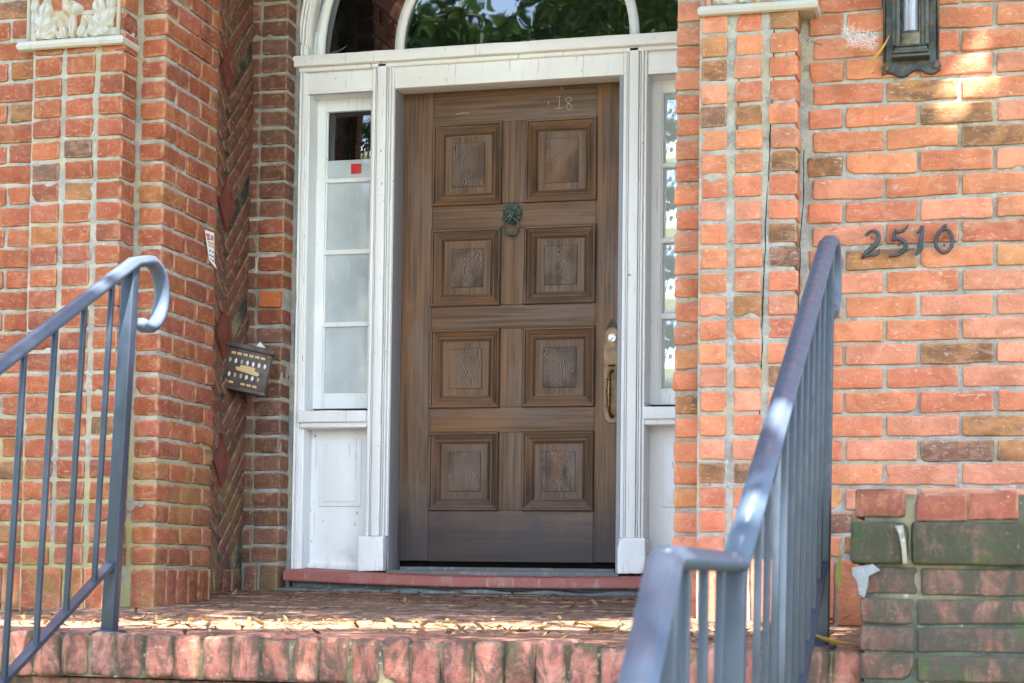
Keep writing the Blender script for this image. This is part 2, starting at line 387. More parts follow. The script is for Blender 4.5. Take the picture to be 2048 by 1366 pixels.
def brk(m, x0, x1, y0, y1, z0, z1, pal, pb=.1, j=.006, out=.0015, mi=0, r=.0075, amp=.0011, colr=None, step=.024):
    """one brick; mortar gap is taken off every side; y0/x faces may be exposed"""
    c, b = pick(pal, pb)
    if colr: c, b = colr
    d = random.gauss(0, out)
    g1 = random.uniform(-.0015, .0015); g2 = random.uniform(-.0015, .0015)
    m.box((x0+j+g1, y0+d, z0+j*.9+g2), (x1-j+g1, y1+d, z1-j*.9+g2), r, mi, tilt(), amp=amp*1.35, c=c, burn=b, step=step, chips=random.choice([0, 1, 2, 3]))
# key positions
CR, CL = .0790, .0780                          # course heights, right and left of the door
ZR0 = P(1750, 973, 5.90).z                     # a bed joint on the right wall
ZL0 = P(60, 1131, 5.80).z                      # top of the soldier course on the left
ZTOP = 3.0
YW, YP, YO = 5.90, 5.80, 5.905                 # wall face, pilaster face, inner order face
XR = P(1345, 600, YO).x                        # right edge of opening
XL = PX(321, 640, -2.85).x; XL = P(321, 640, YO).x
print('XR', XR, 'XL', XL, 'ZL0', ZL0, 'ZR0', ZR0)
def rows(z0, c, zmin, zmax):
    k = math.floor((zmin-z0)/c + .4)
    out = []
    while z0+(k+1)*c <= zmax+.02: out.append((k, z0+k*c, z0+(k+1)*c)); k += 1
    return out
pitchX = P(1991, 600, YW).x-P(1838, 600, YW).x
# --- right wall
xa, xb = P(1838, 700, YW).x, P(1769, 700, YW).x
xw0, xw1 = P(1604, 600, YP).x+.004, 2.6
W = thing('brick_wall', 'sunlit orange brick wall with grey mortar right of the door', 'wall', (xw0, YW, 0))
m = MB()
for k, z0, z1 in rows(ZR0, CR, .20, ZTOP):
    ph = xa if k % 2 else xb
    n0 = math.floor((xw0-ph)/pitchX)
    x = ph+n0*pitchX
    while x < 1.6:
        a, b = max(x, xw0), x+pitchX
        if b-a > .03: brk(m, a, b, YW, YW+.10, z0, z1, PAL_R, .15)
        x += pitchX
zbR = rows(ZR0, CR, .20, ZTOP)[0][1]
x = xw0
while x < 1.6:
    brk(m, x, x+.1, YW-.004, YW+.1, .0, zbR, PAL_R, .05); x += .1
m.build('brickwork', M_brick, W)
m = MB(); m.grid((xw0-.07, YW+.0105, -.05), (2.25, 0, 0), (0, 0, ZTOP+.05), 110, 150, .004)
m.build('mortar', M_mort, W)
# --- pilasters
def pilaster(cols_px, zc0, c, xret, label, pal, mb, mm, loc, soldiers, orderpx, mirror):
    W = thing('brick_pilaster', label, 'pilaster', loc, 'brick pilasters flanking the doorway')
    m = MB(); rr = rows(zc0, c, .20, ZTOP)
    edges = [(P(a, 600, YP).x, P(b, 600, YP).x) for a, b in cols_px]
    for k, z0, z1 in rr:
        off = random.gauss(0, .0008)
        for i, (a, b) in enumerate(edges):
            jj = .0060
            brk(m, a+off-jj+.003, b+off+jj-.003, YP+random.gauss(0, .001), YP+.11, z0, z1, pal, .12)
    zb = rr[0][1]
    x = edges[0][0]
    while x < edges[-1][1]-.03:
        brk(m, x, x+.084, YP-.004, YP+.10, 0, zb, pal, .06); x += .086
    m.build('brick_shaft', mb, W)
    m = MB(); x0, x1 = edges[0][0], edges[-1][1]
    m.grid((x0-.004, YP+.0085, -.05), (x1-x0-.0085, 0, 0), (0, 0, ZTOP+.05), 18, 150, .0035)
    m.grid((x1-.0125, YP+.008, -.05), (0, YW+.05-YP, 0), (0, 0, ZTOP+.05), 8, 150, .003)
    m.grid((x0-.002+.008, YW+.05, -.05), (0, -(YW+.05-YP-.008), 0), (0, 0, ZTOP+.05), 8, 150, .003)
    m.build('mortar', mm, W)
    return W, x0, x1
PR, prx0, prx1 = pilaster([(1398, 1454), (1466, 1524), (1535, 1596)], ZR0, CR, 0, 'orange brick pilaster with cracked upright joints beside the house number wall', PAL_R, M_brick, M_mort, (P(1500, 600, YP).x, YP, 0), 0, 0, 0)
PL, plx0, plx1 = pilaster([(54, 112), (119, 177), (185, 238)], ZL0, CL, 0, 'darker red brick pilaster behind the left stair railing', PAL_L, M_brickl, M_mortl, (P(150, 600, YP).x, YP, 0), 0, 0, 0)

# --- terracotta capitals on the pilasters
def relief(items, x0, x1, z0, z1, y, H=.030, nx=150, nz=110):
    """carved relief: a height field over the block's face, items = lobed leaves (x, z, angle, size, width, lobes)"""
    X, Z = np.meshgrid(np.linspace(x0, x1, nx), np.linspace(z0, z1, nz)); h = np.zeros_like(X)
    for (cx, cz, an, s_, wd, nl, hh) in items:
        dx, dz = X-cx, Z-cz; u = dx*math.cos(an)-dz*math.sin(an); v = dx*math.sin(an)+dz*math.cos(an)   # v along the leaf
        t = np.clip(v/s_, 0, 1); half = wd*np.sin(np.pi*np.clip(t*.80+.16, 0, 1))**.7*(.76+.24*np.abs(np.sin(np.pi*nl*t**.85+.5)))
        inside = (v > 0) & (v < s_*1.02) & (np.abs(u) < half)
        r_ = np.clip(np.abs(u)/np.maximum(half, 1e-5), 0, 1)
        g_ = hh*(1-r_**3.5)**.5*(.62+.38*np.sin(np.pi*t*.9+.2))*(.80+.20*np.cos(2*np.pi*nl*(t**.85)-r_*3.2))*(1-.32*np.exp(-(r_/.16)**2))
        g_ = g_+hh*.55*np.exp(-((t-.93)/.13)**2)*(1-r_**2)
        h = np.where(inside & (g_ > h), g_, h)
    h = np.minimum(h, 1.5)*H
    V = np.stack([X, y-h, Z], -1).reshape(-1, 3)
    return V, [(j*nx+i, j*nx+i+1, (j+1)*nx+i+1, (j+1)*nx+i) for j in range(nz-1) for i in range(nx-1)]
def capital(par, x0, x1, z0, label):
    w_ = x1-x0; m = MB(); zb_ = z0+.034
    m.box((x0+.006, YP+.004, zb_), (x1-.006, YW+.12, z0+.42), .006, amp=.0008, step=.03)
    cx = (x0+x1)/2; it = []
    for k in range(2):
        zz = zb_+.002+k*.19
        for sg in (-1, 1):
            it += [(cx+sg*.125, zz, -sg*.16, .150, .036, 3, 1.0), (cx+sg*.115, zz, -sg*.62, .095, .030, 2.5, .8), (cx+sg*.115, zz-.002, -sg*1.15, .052, .020, 1.5, .6),
                   (cx+sg*.030, zz, sg*.30, .082, .018, 1.5, .8), (cx+sg*.034, zz-.003, sg*.95, .058, .015, 1.5, .7), (cx+sg*.148, zz+.03, sg*.05, .17, .018, 4, .8)]
        it += [(cx, zz, 0, .120, .016, 1, .7), (cx, zz+.086, 0, .046, .042, .5, 1.05), (cx, zz+.15, 0, .06, .03, 1.5, .7)]
    V, F = relief(it, x0+.006, x1-.006, zb_, z0+.42, YP+.003)
    m.add(V, F)
    for xx in (x0+.009, x1-.009): m.tube([(xx, YP+.002, zb_), (xx, YP+.002, z0+.42)], .008, 8)
    for sy in range(2):                                             # leaves on the return side
        for a_, ln in ((.02, .07), (.055, .05)): m.blob((x1+.000, YP+.03+a_, zb_+.05+.19*sy+a_*.3), (.010, .016, ln), Matrix.Rotation(-.3, 3, 'X'))
        m.blob((x1+.004, YP+.08, zb_+.03+.19*sy), (.012, .016, .022))
    m.build('capital', M_terra, par)
    m = MB(); prof = [(0, 0), (.012, -.004), (.022, 0), (.026, .012), (.022, .024), (.010, .032), (0, .034)]
    V = []
    for (o, hh) in prof:
        V += [(x0-o, YW+.1, z0+hh), (x0-o, YP-o, z0+hh), (x1+o, YP-o, z0+hh), (x1+o, YW+.1, z0+hh)]
    F = [(l*4+k, l*4+k+1, (l+1)*4+k+1, (l+1)*4+k) for l in range(len(prof)-1) for k in range(3)]
    F += [(0, 3, 2, 1), ((len(prof)-1)*4, (len(prof)-1)*4+1, (len(prof)-1)*4+2, (len(prof)-1)*4+3)]
    m.add(V, F, smooth=False); m.build('capital_ledge', M_terra, par)
for nm_, px0_, pts_ in (('a', 1527, [(1549, 60), (1547, 160), (1540, 260), (1538, 330), (1534, 420), (1530, 500), (1527, 570), (1524, 640), (1525, 700), (1521, 760), (1519, 830), (1520, 880)]),
                         ('b', 1600, [(1607, 300), (1606, 400), (1600, 470), (1598, 560), (1597, 640)]), ('c', 1458, [(1479, 130), (1476, 230), (1473, 300)])):
    m = MB(); q = []
    for (a_, b_) in pts_:
        v = P(a_, b_, YP+.0075); v.x = v.x+random.gauss(0, .0015); q.append(v)
    q2 = []
    for i in range(len(q)-1):
        for t_ in range(5):
            v = q[i].lerp(q[i+1], t_/5); v.x += mnoise.noise(v*30)*.003; q2.append(v)
    m.tube(q2, [.0012+.0022*abs(mnoise.noise(v*11)) for v in q2], 5); tag(m.build('crack', M_dark, PR), None)
capital(PL, P(52, 80, YP).x, P(240, 80, YP).x, P(150, 95, YP).z, '')
capital(PR, P(1412, 20, YP).x, P(1622, 20, YP).x, P(1510, 26, YP).z, '')

# --- brick jamb right of the opening (inner order)
JR = thing('brick_jamb', 'narrow toothed brick jamb edging the right side of the recess', 'jamb', (XR, YO, 0))
m = MB()
for k, z0, z1 in rows(ZR0, CR, .20, ZTOP):
    xj = prx0+.006
    brk(m, XR+random.gauss(0, .002), xj, YO-.004, YO+.22, z0, z1, PAL_R, .06, r=.010, amp=.0016)
brk(m, XR, xj, YO, YO+.2, 0, zbR, PAL_R, 0)
for kk, z0, z1 in rows(ZR0, CR, .0, ZTOP):
    for ya in (YO+.22, YO+.44, YO+.66, YO+.88, YO+1.10):
        brk(m, XR, XR+.1, ya, min(ya+.22, 7.2), z0, z1, PAL_L, .1, out=0, step=.05)
m.build('brickwork', M_brick, JR)
m = MB(); m.box((XR+.010, YO+.008, -.05), (xj+.02, 7.25, ZTOP), .001); m.build('mortar', M_mort, JR)

# --- left wall, order and reveal
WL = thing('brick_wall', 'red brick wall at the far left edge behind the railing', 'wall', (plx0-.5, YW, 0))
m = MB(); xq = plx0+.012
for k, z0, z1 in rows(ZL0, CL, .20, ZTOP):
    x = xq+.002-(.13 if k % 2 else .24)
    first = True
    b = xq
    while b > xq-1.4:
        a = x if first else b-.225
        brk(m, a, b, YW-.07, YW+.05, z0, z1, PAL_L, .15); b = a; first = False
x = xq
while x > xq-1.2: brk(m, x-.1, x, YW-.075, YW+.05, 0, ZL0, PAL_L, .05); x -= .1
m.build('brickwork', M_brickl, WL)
m = MB(); m.grid((xq-1.6, YW-.0605, -.05), (1.6, 0, 0), (0, 0, ZTOP+.05), 80, 150, .004); m.build('mortar', M_mortl, WL)
YR1 = PX(432, 640, XL).y; print('YR1', YR1)
RV = thing('brick_reveal', 'red brick corner pier running back along the left side of the recess', 'wall', (XL, YO, 0))
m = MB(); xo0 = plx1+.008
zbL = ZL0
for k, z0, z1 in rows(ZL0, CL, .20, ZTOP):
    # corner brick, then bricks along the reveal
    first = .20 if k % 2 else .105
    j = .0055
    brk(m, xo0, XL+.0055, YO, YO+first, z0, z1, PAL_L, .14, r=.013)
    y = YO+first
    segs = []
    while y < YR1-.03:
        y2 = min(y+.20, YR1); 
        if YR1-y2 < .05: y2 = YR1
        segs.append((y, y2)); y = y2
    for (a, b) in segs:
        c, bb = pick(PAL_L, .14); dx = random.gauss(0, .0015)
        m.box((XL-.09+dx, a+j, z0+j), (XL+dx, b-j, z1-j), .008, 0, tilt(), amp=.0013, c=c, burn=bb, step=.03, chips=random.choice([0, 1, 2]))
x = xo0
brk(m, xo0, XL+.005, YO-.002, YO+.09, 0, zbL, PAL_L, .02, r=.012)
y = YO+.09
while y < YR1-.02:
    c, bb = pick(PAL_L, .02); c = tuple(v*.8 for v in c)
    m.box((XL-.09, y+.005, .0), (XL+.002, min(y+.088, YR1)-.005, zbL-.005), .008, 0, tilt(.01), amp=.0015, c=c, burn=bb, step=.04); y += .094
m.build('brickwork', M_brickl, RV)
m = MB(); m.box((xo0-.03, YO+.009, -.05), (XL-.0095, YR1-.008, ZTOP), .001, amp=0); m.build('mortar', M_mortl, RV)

# --- herringbone band on the side of the inner recess, with diamond tiles
XH = -3.005; YC = 7.05
HB = thing('herringbone_panel', 'dusky brick herringbone band with dark red diamond tiles inside the recess', 'brick panel', (XH, 6.8, 0))
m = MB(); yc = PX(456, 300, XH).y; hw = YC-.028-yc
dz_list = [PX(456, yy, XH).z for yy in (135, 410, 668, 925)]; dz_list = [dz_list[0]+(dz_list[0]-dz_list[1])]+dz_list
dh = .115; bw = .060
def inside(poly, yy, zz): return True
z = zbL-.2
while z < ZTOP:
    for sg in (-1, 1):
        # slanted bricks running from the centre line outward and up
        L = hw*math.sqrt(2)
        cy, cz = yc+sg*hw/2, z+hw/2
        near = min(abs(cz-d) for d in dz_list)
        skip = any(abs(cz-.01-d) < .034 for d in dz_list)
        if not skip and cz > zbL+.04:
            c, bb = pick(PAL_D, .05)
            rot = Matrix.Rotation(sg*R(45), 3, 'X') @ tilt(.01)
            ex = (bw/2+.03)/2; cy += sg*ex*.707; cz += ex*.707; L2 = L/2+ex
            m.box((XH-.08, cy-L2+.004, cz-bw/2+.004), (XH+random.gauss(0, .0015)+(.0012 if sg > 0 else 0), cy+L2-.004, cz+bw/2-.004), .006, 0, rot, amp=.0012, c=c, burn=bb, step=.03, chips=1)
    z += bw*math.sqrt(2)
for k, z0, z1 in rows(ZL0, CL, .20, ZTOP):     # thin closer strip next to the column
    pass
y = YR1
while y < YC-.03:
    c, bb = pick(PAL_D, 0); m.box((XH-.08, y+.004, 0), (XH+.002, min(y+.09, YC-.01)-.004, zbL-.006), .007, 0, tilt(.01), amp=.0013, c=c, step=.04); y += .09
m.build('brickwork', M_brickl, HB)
for d in dz_list:
    m = MB(); a, b = .085, .118
    V = [(XH+.004, yc-a, d), (XH+.004, yc, d-b), (XH+.004, yc+a, d), (XH+.004, yc, d+b)]; V += [(XH-.02, v[1], v[2]) for v in V]
    V[:4] = [(XH+.004, yc+(v[1]-yc)*.97, d+(v[2]-d)*.97) for v in V[:4]]
    m.add(V, [(0, 1, 2, 3)]+[(k, (k+1) % 4, 4+(k+1) % 4, 4+k) for k in range(4)], smooth=False)
    m.build('diamond_tile', M_diam, HB)
m = MB(); m.grid((XH-.007, YR1-.05, -.05), (0, YC-YR1+.08, 0), (0, 0, ZTOP+.05), 24, 150, .003)
m.box((XH-.25, YR1-.03, -.05), (XH-.1, YR1+.02, ZTOP)); m.build('mortar', M_mortd, HB)

# --- inner brick column next to the door frame
XC1 = P(566, 640, YC).x
CO = thing('brick_column', 'shaded brick column beside the white frame with one loose bright brick', 'column', (XC1-.07, YC, 0))
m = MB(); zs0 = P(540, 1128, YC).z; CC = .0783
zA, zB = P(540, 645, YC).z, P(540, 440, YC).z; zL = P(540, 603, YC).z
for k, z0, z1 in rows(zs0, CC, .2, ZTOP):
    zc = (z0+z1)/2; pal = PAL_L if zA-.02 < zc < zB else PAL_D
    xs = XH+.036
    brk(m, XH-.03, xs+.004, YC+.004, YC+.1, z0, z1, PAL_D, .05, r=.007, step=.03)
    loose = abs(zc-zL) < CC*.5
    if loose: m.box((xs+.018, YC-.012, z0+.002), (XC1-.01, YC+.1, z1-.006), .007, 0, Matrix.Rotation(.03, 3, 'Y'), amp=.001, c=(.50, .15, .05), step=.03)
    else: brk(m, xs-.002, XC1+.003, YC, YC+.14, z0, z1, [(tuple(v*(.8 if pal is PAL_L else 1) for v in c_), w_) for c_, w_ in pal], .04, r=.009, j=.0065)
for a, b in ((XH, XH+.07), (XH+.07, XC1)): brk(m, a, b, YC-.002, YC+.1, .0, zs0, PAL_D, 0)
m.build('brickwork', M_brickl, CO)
m = MB(); m.box((XH-.04, YC+.0115, -.05), (XC1-.007, 7.25, ZTOP), .001)
m.build('mortar', M_mort, CO)
# pale patched joints left by a repair
M_patch = mk_mortar('pale_patch', (.50, .46, .38))
for yy, a, b in ((441, 492, 526), (513, 515, 552), (590, 512, 548)):
    p, q = P(a, yy, YC), P(b, yy, YC)
    m = MB(); m.box((p.x, YC-.0015, p.z-.005), (q.x, YC+.014, p.z+.006), .003, amp=.0012, step=.02)
    if yy != 513: m.build('patched_joint', M_patch, CO)
    else: mk_ = m
p = P(513, 515, YC); m = mk_; m.box((p.x-.006, YC-.001, p.z-.07), (p.x+.006, YC+.014, p.z), .003, amp=.0015, step=.02)
m.build('patched_joint', M_patch, CO)
# cement strip between column and frame
CS = tag(MB(), ) if False else None
m = MB(); xf0 = P(588, 640, 7.17).x
m.box((XC1-.012, YC+.10, -.02), (xf0+.01, 7.26, ZTOP), .004, amp=.002, step=.05)
tag(m.build('cement_strip', M_cem), 'rough grey cement strip sealing the frame to the brick column', 'cement strip')

# --- upper wall with the round arch (above the picture)
m = MB(); XM = (XL+XR)/2; RA = (XR-XL)/2; ZS = ZTOP-.02
n = 24; arc = [(XM-RA*math.cos(math.pi*i/n), ZS+RA*math.sin(math.pi*i/n)) for i in range(n+1)]
outer = [(-5.0, ZS)]+arc+[(2.6, ZS), (2.6, 7.2), (-5.0, 7.2)]
pts3 = [(x, YO, z) for x, z in outer]+[(x, 7.3, z) for x, z in outer]; N = len(outer)
F = [tuple(range(N)), tuple(range(2*N-1, N-1, -1))]+[(k, (k+1) % N, N+(k+1) % N, N+k) for k in range(N)]
m.add(pts3, F, smooth=False)
mw = mat('upper_brick', .85, .2); g = G(mw); bt = g.n.new('ShaderNodeTexBrick'); bt.inputs['Scale'].default_value = 1; bt.inputs['Brick Width'].default_value = .235; bt.inputs['Row Height'].default_value = .079; bt.inputs['Mortar Size'].default_value = .006
bt.inputs['Color1'].default_value = (.42, .13, .07, 1); bt.inputs['Color2'].default_value = (.34, .13, .06, 1); bt.inputs['Mortar'].default_value = (.3, .29, .26, 1)
g.L(g.map(rot=(R(90), 0, 0)), bt.inputs[0]); g.color(bt.outputs[0])
tag(m.build('arch_wall', mw), 'upper brick wall with the round arch over the doorway', 'wall')

# ------------------------------------------------------------------ white door frame
YF, YD, YS = 7.17, 7.30, 7.28        # casing face, door face, sash face
XD0, XD1 = P(801, 640, YD).x, P(1245, 640, YD).x; XCEN = (XD0+XD1)/2
ZB = P(750, 1142, YF).z               # foot of the casings
ZD0, ZD1 = P(1010, 1123, YD).z, P(1024, 176, YD).z
print('door', XD0, XD1, ZD0, ZD1, 'w', XD1-XD0, 'ZB', ZB)
FR = thing('door_surround', 'white painted wooden door surround with fluted casings and peeling plinths', 'door frame', (XCEN, YF, ZB))
def fluted(m, x0, x1, z0, z1, y=YF, flutes=((.12, .22), (.30, .38), (.72, .80), (.86, .95))):
    w_ = x1-x0; m.box((x0, y, z0), (x1, y+.1, z1), .003, step=None)
    m.box((x0+.012, y-.012, z0), (x1-.010, y+.004, z1), .004)
    m.box((x0+w_*.34, y-.020, z0), (x0+w_*.66, y, z1), .003)
def xf(px, y=640, Y=YF): return P(px, y, Y).x
ZT0, ZT1 = P(800, 122, YF-.03).z, P(800, 98, YF-.03).z    # transom bar bottom, top
xo, xi = xf(585), xf(606)                                  # outer casing
xa_, xb_ = xf(738), xf(783)                                # inner casing left
mir = lambda x: 2*XCEN-x
XCEN_D = XCEN; xrc = xf(1243); XCEN = (xb_+xrc)/2; FR.location.x = XCEN
for nm, (a, b) in (('outer', (xo, xi)), ('outer', (mir(xi), mir(xo)))):
    m = MB(); m.box((a, YF, ZB), (b, YF+.09, ZT0+.01), .003)
    for q in (.0, .3, .62): m.box((a+(b-a)*q+.002, YF-.010, ZB), (a+(b-a)*(q+.26), YF+.003, ZT0), .003)
    m.build('side_casing', M_paint, FR)
for a, b in ((xa_, xb_), (mir(xb_), mir(xa_))):
    m = MB(); wd = b-a; zt = P(750, 1072, YF).z
    m.box((a, YF, zt), (b, YD+.02, ZT0+.01), .003)
    for q0, q1, o in ((.02, .16, .010), (.20, .24, .014), (.28, .66, .020), (.70, .74, .014), (.78, .86, .016), (.90, .985, .008)):
        m.box((a+wd*q0, YF-o, zt), (a+wd*q1, YF+.003, ZT0), .0025)
    m.build('door_casing', M_paint, FR)
    m = MB(); m.box((a-.026, YF-.028, ZB), (b-.012, YF+.08, zt), .004, amp=.0012, step=.02, chips=8) if a == xa_ else m.box((a-.004, YF-.028, ZB), (b+.008, YF+.08, zt), .004, amp=.0012, step=.02, chips=8)
    m.build('plinth_block', M_paint, FR)
# jamb linings of the door (reveal shade greyed into the paint) and head
m = MB(); m.box((xb_+.001, YF+.004, ZB), (XD0-.003, YD+.03, ZT0), .002); m.build('door_jamb', M_jamb, FR)
m = MB(); m.box((XD1+.003, YF+.004, ZB), (mir(xb_)-.001, YD+.03, ZT0), .002); m.build('door_jamb', M_jamb, FR)
m = MB(); zh = P(1000, 166, YF).z
m.box((xb_, YF-.004, zh+.003), (mir(xb_), YF+.1, ZT0+.01), .003)
m.box((xb_, YF-.010, ZT0-.02), (mir(xb_), YF, ZT0), .003)
m.box((xb_, YF+.09, zh+.012), (mir(xb_), YD+.02, ZT0), .003)
m.build('door_head', M_paint, FR)
# transom bar
m = MB(); xt0 = xf(583); m.box((xt0, YF-.045, ZT0), (mir(xt0), YF+.15, ZT1-.004), .005, amp=.0008, step=.1)
m.box((xt0, YF-.020, ZT0-.018), (mir(xt0), YF, ZT0), .004)
m.build('transom_bar', M_paint, FR)
ZSL0, ZSL1 = P(670, 850, YF).z, P(670, 822, YF).z          # sidelight sill board
zfr = P(670, 186, YF).z
for side in (0, 1):
    f = (lambda x: x) if side == 0 else mir
    def bx(m, x0, x1, *a, **k):
        X0, X1 = sorted((f(x0), f(x1))); m.box((X0, a[0], a[1]), (X1, a[2], a[3]), *a[4:], **k)
    m = MB(); bx(m, xi, xa_, YF+.004, zfr, YF+.09, ZT0, .003); bx(m, xi, xa_, YF-.002, zfr, YF+.02, zfr+.014, .004); m.build('frieze_board', M_paint, FR)
    m = MB(); bx(m, xi-.004, xa_+.002, YF-.030, ZSL0+.010, YS+.03, ZSL1, .004, amp=.0007, step=.05); bx(m, xi, xa_, YF-.014, ZSL0-.012, YS, ZSL0+.011, .004); m.build('sidelight_sill', M_paint, FR)
    m = MB(); bx(m, xi, xa_, YS-.004, ZB, YS+.03, ZSL0-.004, .002)
    pz0, pz1 = P(680, 1013, YS).z, P(680, 878, YS).z; px0, px1 = P(640, 950, YS).x, P(724, 950, YS).x
    for i_, (ins, o) in enumerate(((0, .010), (.012, .005), (.02, .016))): bx(m, px0+ins, px1-ins, YS-.004-o, pz0+ins, YS, pz1-ins, .003)
    bx(m, xi, xa_, YS-.02, ZB, YS, ZB+.03, .003)
    m.build('apron_panel', M_paint, FR)
    m = MB(); bx(m, xi-.002, xi+.010, YF+.01, ZSL1, YS+.02, ZT0, .002); bx(m, xi-.002, xi+.010, YF+.01, ZB, YS+.0, ZSL0, .002)
    bx(m, xi, xa_, YF+.05, zfr+.002, YS+.02, zfr+.014, .002); m.build('sidelight_lining', M_sash, FR)

# ------------------------------------------------------------------ sidelights
def sidelight(side):
    f = (lambda x: x) if side == 0 else mir
    gx0, gx1 = P(648, 500, YS).x, P(739, 500, YS).x
    zt, zbm = P(690, 190, YS).z, P(690, 817, YS).z
    gy = [(222, 355), (364, 498), (508, 643), (653, 786)]
    lab = ('tall sidelight window left of the door, white shade behind three panes and red sticker' if side == 0 else 'tall sidelight window right of the door reflecting sky, half hidden by brick jamb')
    T = thing('sidelight_window', lab, 'window', ((f(gx0)+f(gx1))/2, YS, zbm), 'sidelight windows')
    def bx(m, x0, x1, y0, z0, y1, z1, r=.003, **k):
        X0, X1 = sorted((f(x0), f(x1))); m.box((X0, y0, z0), (X1, y1, z1), r, **k)
    m = MB(); e0, e1 = P(629, 500, YS).x, xa_+.03
    zz = [(P(690, b_, YS).z, P(690, a_, YS).z) for a_, b_ in gy]
    bx(m, e0, gx0, YS, zbm, YS+.035, zt); bx(m, gx1, e1, YS, zbm, YS+.035, zt)
    bx(m, gx0, gx1, YS+.001, zbm, YS+.035, zz[-1][0]); bx(m, gx0, gx1, YS+.001, zz[0][1], YS+.035, zt)
    m.build('sash_frame', M_sash, T)
    for i in range(3):
        m = MB(); bx(m, gx0-.001, gx1+.001, YS+.004, zz[i+1][1], YS+.03, zz[i][0], .004); m.build('glazing_bar', M_sash, T)
    for a, b in zz:
        for q0, q1 in ((gx0, gx0+.006), (gx1-.006, gx1)): m = MB(); bx(m, q0, q1, YS+.008, a, YS+.022, b, .002); m.build('glazing_bead', M_sash, T)
    for i, (a, b) in enumerate(zz):
        X0, X1 = sorted((f(gx0), f(gx1)))
        dark = (i == 0 and side == 0) or side == 1
        if i == 0 and side == 0:
            zs = P(690, 318, YS).z
            m = MB(); m.box((X0, YS+.022, zs), (X1, YS+.026, b), .0005); o = m.build('pane', M_glass, T); tag(o, 'black glass pane')
            m = MB(); m.box((X0, YS+.022, a), (X1, YS+.026, zs), .0005); tag(m.build('shade_strip', M_curt, T), 'white strip across the foot of the top pane')
        else:
            m = MB(); m.box((X0, YS+.022, a), (X1, YS+.026, b), .0005); m.build('pane', M_glassr if side else M_curt, T)
    return T
M_glassr = mat('glass_reflecting', .02, 1.0, base=(.46, .50, .52)); M_glassr.node_tree.nodes['Principled BSDF'].inputs['IOR'].default_value = 2.0
M_glassr.node_tree.nodes['Principled BSDF'].inputs['Coat Weight'].default_value = 1.0
sidelight(0); sidelight(1)
a, b = P(702, 348, YS+.02), P(723, 327, YS+.02)
m = MB(); m.box((a.x, YS+.0195, a.z), (b.x, YS+.0215, b.z), .0004); tag(m.build('sticker', M_red), 'small square red sticker on the left sidelight glass', 'sticker')

# ------------------------------------------------------------------ fanlight
FL = thing('fanlight_window', 'arched fanlight window over the door with dark glass reflecting trees', 'window', (XCEN, YS, ZT1))
zsp = P(900, 92, YS).z                    # spring of the glass
def ring(m, r0, r1, y0, y1, z=zsp, n=40, mi=0):
    V = []
    for i in range(n+1):
        t = math.pi*i/n; cx, cz = math.cos(t), math.sin(t)
        for r_, y in ((r0, y0), (r1, y0), (r1, y1), (r0, y1)): V.append((XCEN-r_*cx, y, z+r_*cz))
    F = [(i*4+k, i*4+(k+1) % 4, (i+1)*4+(k+1) % 4, (i+1)*4+k) for i in range(n) for k in range(4)]
    m.add(V, F, mi)
rg = XCEN-P(648, 90, YS).x; ri = XCEN-P(798, 75, YS).x; ro = XCEN-xo; rci = XCEN-xi
zbase = ZT1-.006
m = MB(); ring(m, rci, ro, YF, YF+.09, zbase+.06)
for q in (.0, .3, .62): ring(m, rci+(ro-rci)*q+.002, rci+(ro-rci)*(q+.26), YF-.010, YF+.003, zbase+.06)
for a, b in ((XCEN-ro, XCEN-rci), (XCEN+rci, XCEN+ro)):
    m.box((a, YF, zbase), (b, YF+.09, zbase+.061), .003)
    for q in (.0, .3, .62):
        q_ = q if a < XCEN-.1 else 1-q-.26
        m.box((a+(b-a)*q_+.002, YF-.010, zbase), (a+(b-a)*(q_+.26), YF+.003, zbase+.061), .003)
m.build('arch_casing', M_paint, FL)
m = MB(); ring(m, rg, rci+.01, YS, YS+.03, zsp); m.box((XCEN-rci, YS-.0, ZT1-.01), (XCEN+rci, YS+.03, zsp), .004)
m.box((XCEN-rci-.01, YF+.08, ZT1-.01), (XCEN-rci+.004, YS+.02, zsp+.25), .002); m.box((XCEN+rci-.004, YF+.08, ZT1-.01), (XCEN+rci+.01, YS+.02, zsp+.25), .002)
m.build('sash_frame', M_sash, FL)
m = MB(); ring(m, ri-.020, ri+.020, YS+.003, YS+.03, zsp); m.build('inner_arch_bar', M_sash, FL)
for t in (45, 90, 135):
    m = MB(); a = R(t); d = Vector((math.cos(a), 0, math.sin(a)))
    m.tube([Vector((XCEN, YS+.018, zsp))+d*(ri+.015), Vector((XCEN, YS+.018, zsp))+d*(rg+.01)], .014, 8); m.build('spoke', M_sash, FL)
m = MB(); V = [(XCEN-(rg+.004)*math.cos(math.pi*i/32), YS+.022, zsp-.004+(rg+.004)*math.sin(math.pi*i/32)) for i in range(33)]
V += [(v[0], YS+.026, v[2]) for v in V]; m.add(V, [tuple(range(33)), tuple(range(65, 32, -1))]+[(k, (k+1) % 33, 33+(k+1) % 33, 33+k) for k in range(33)], smooth=False)
m.build('pane', M_glass, FL)
# twig and chip debris on the transom bar
m = MB(); a = P(655, 108, YF+.04); m.tube([a, a+Vector((.045, 0, .008)), a+Vector((.075, -.01, .016)), a+Vector((.09, 0, .032))], [.003, .004, .003, .001], 6)
tag(m.build('twig', M_bark), 'dry curled twig lying on the left end of the transom ledge', 'twig')
m = MB(); a = P(984, 84, YF+.0); m.box((a.x, YF-.03, ZT1-.004), (a.x+.034, YF+.03, ZT1+.012), .003); tag(m.build('block', M_dark), 'small black block lying on the transom ledge above the door', 'block')

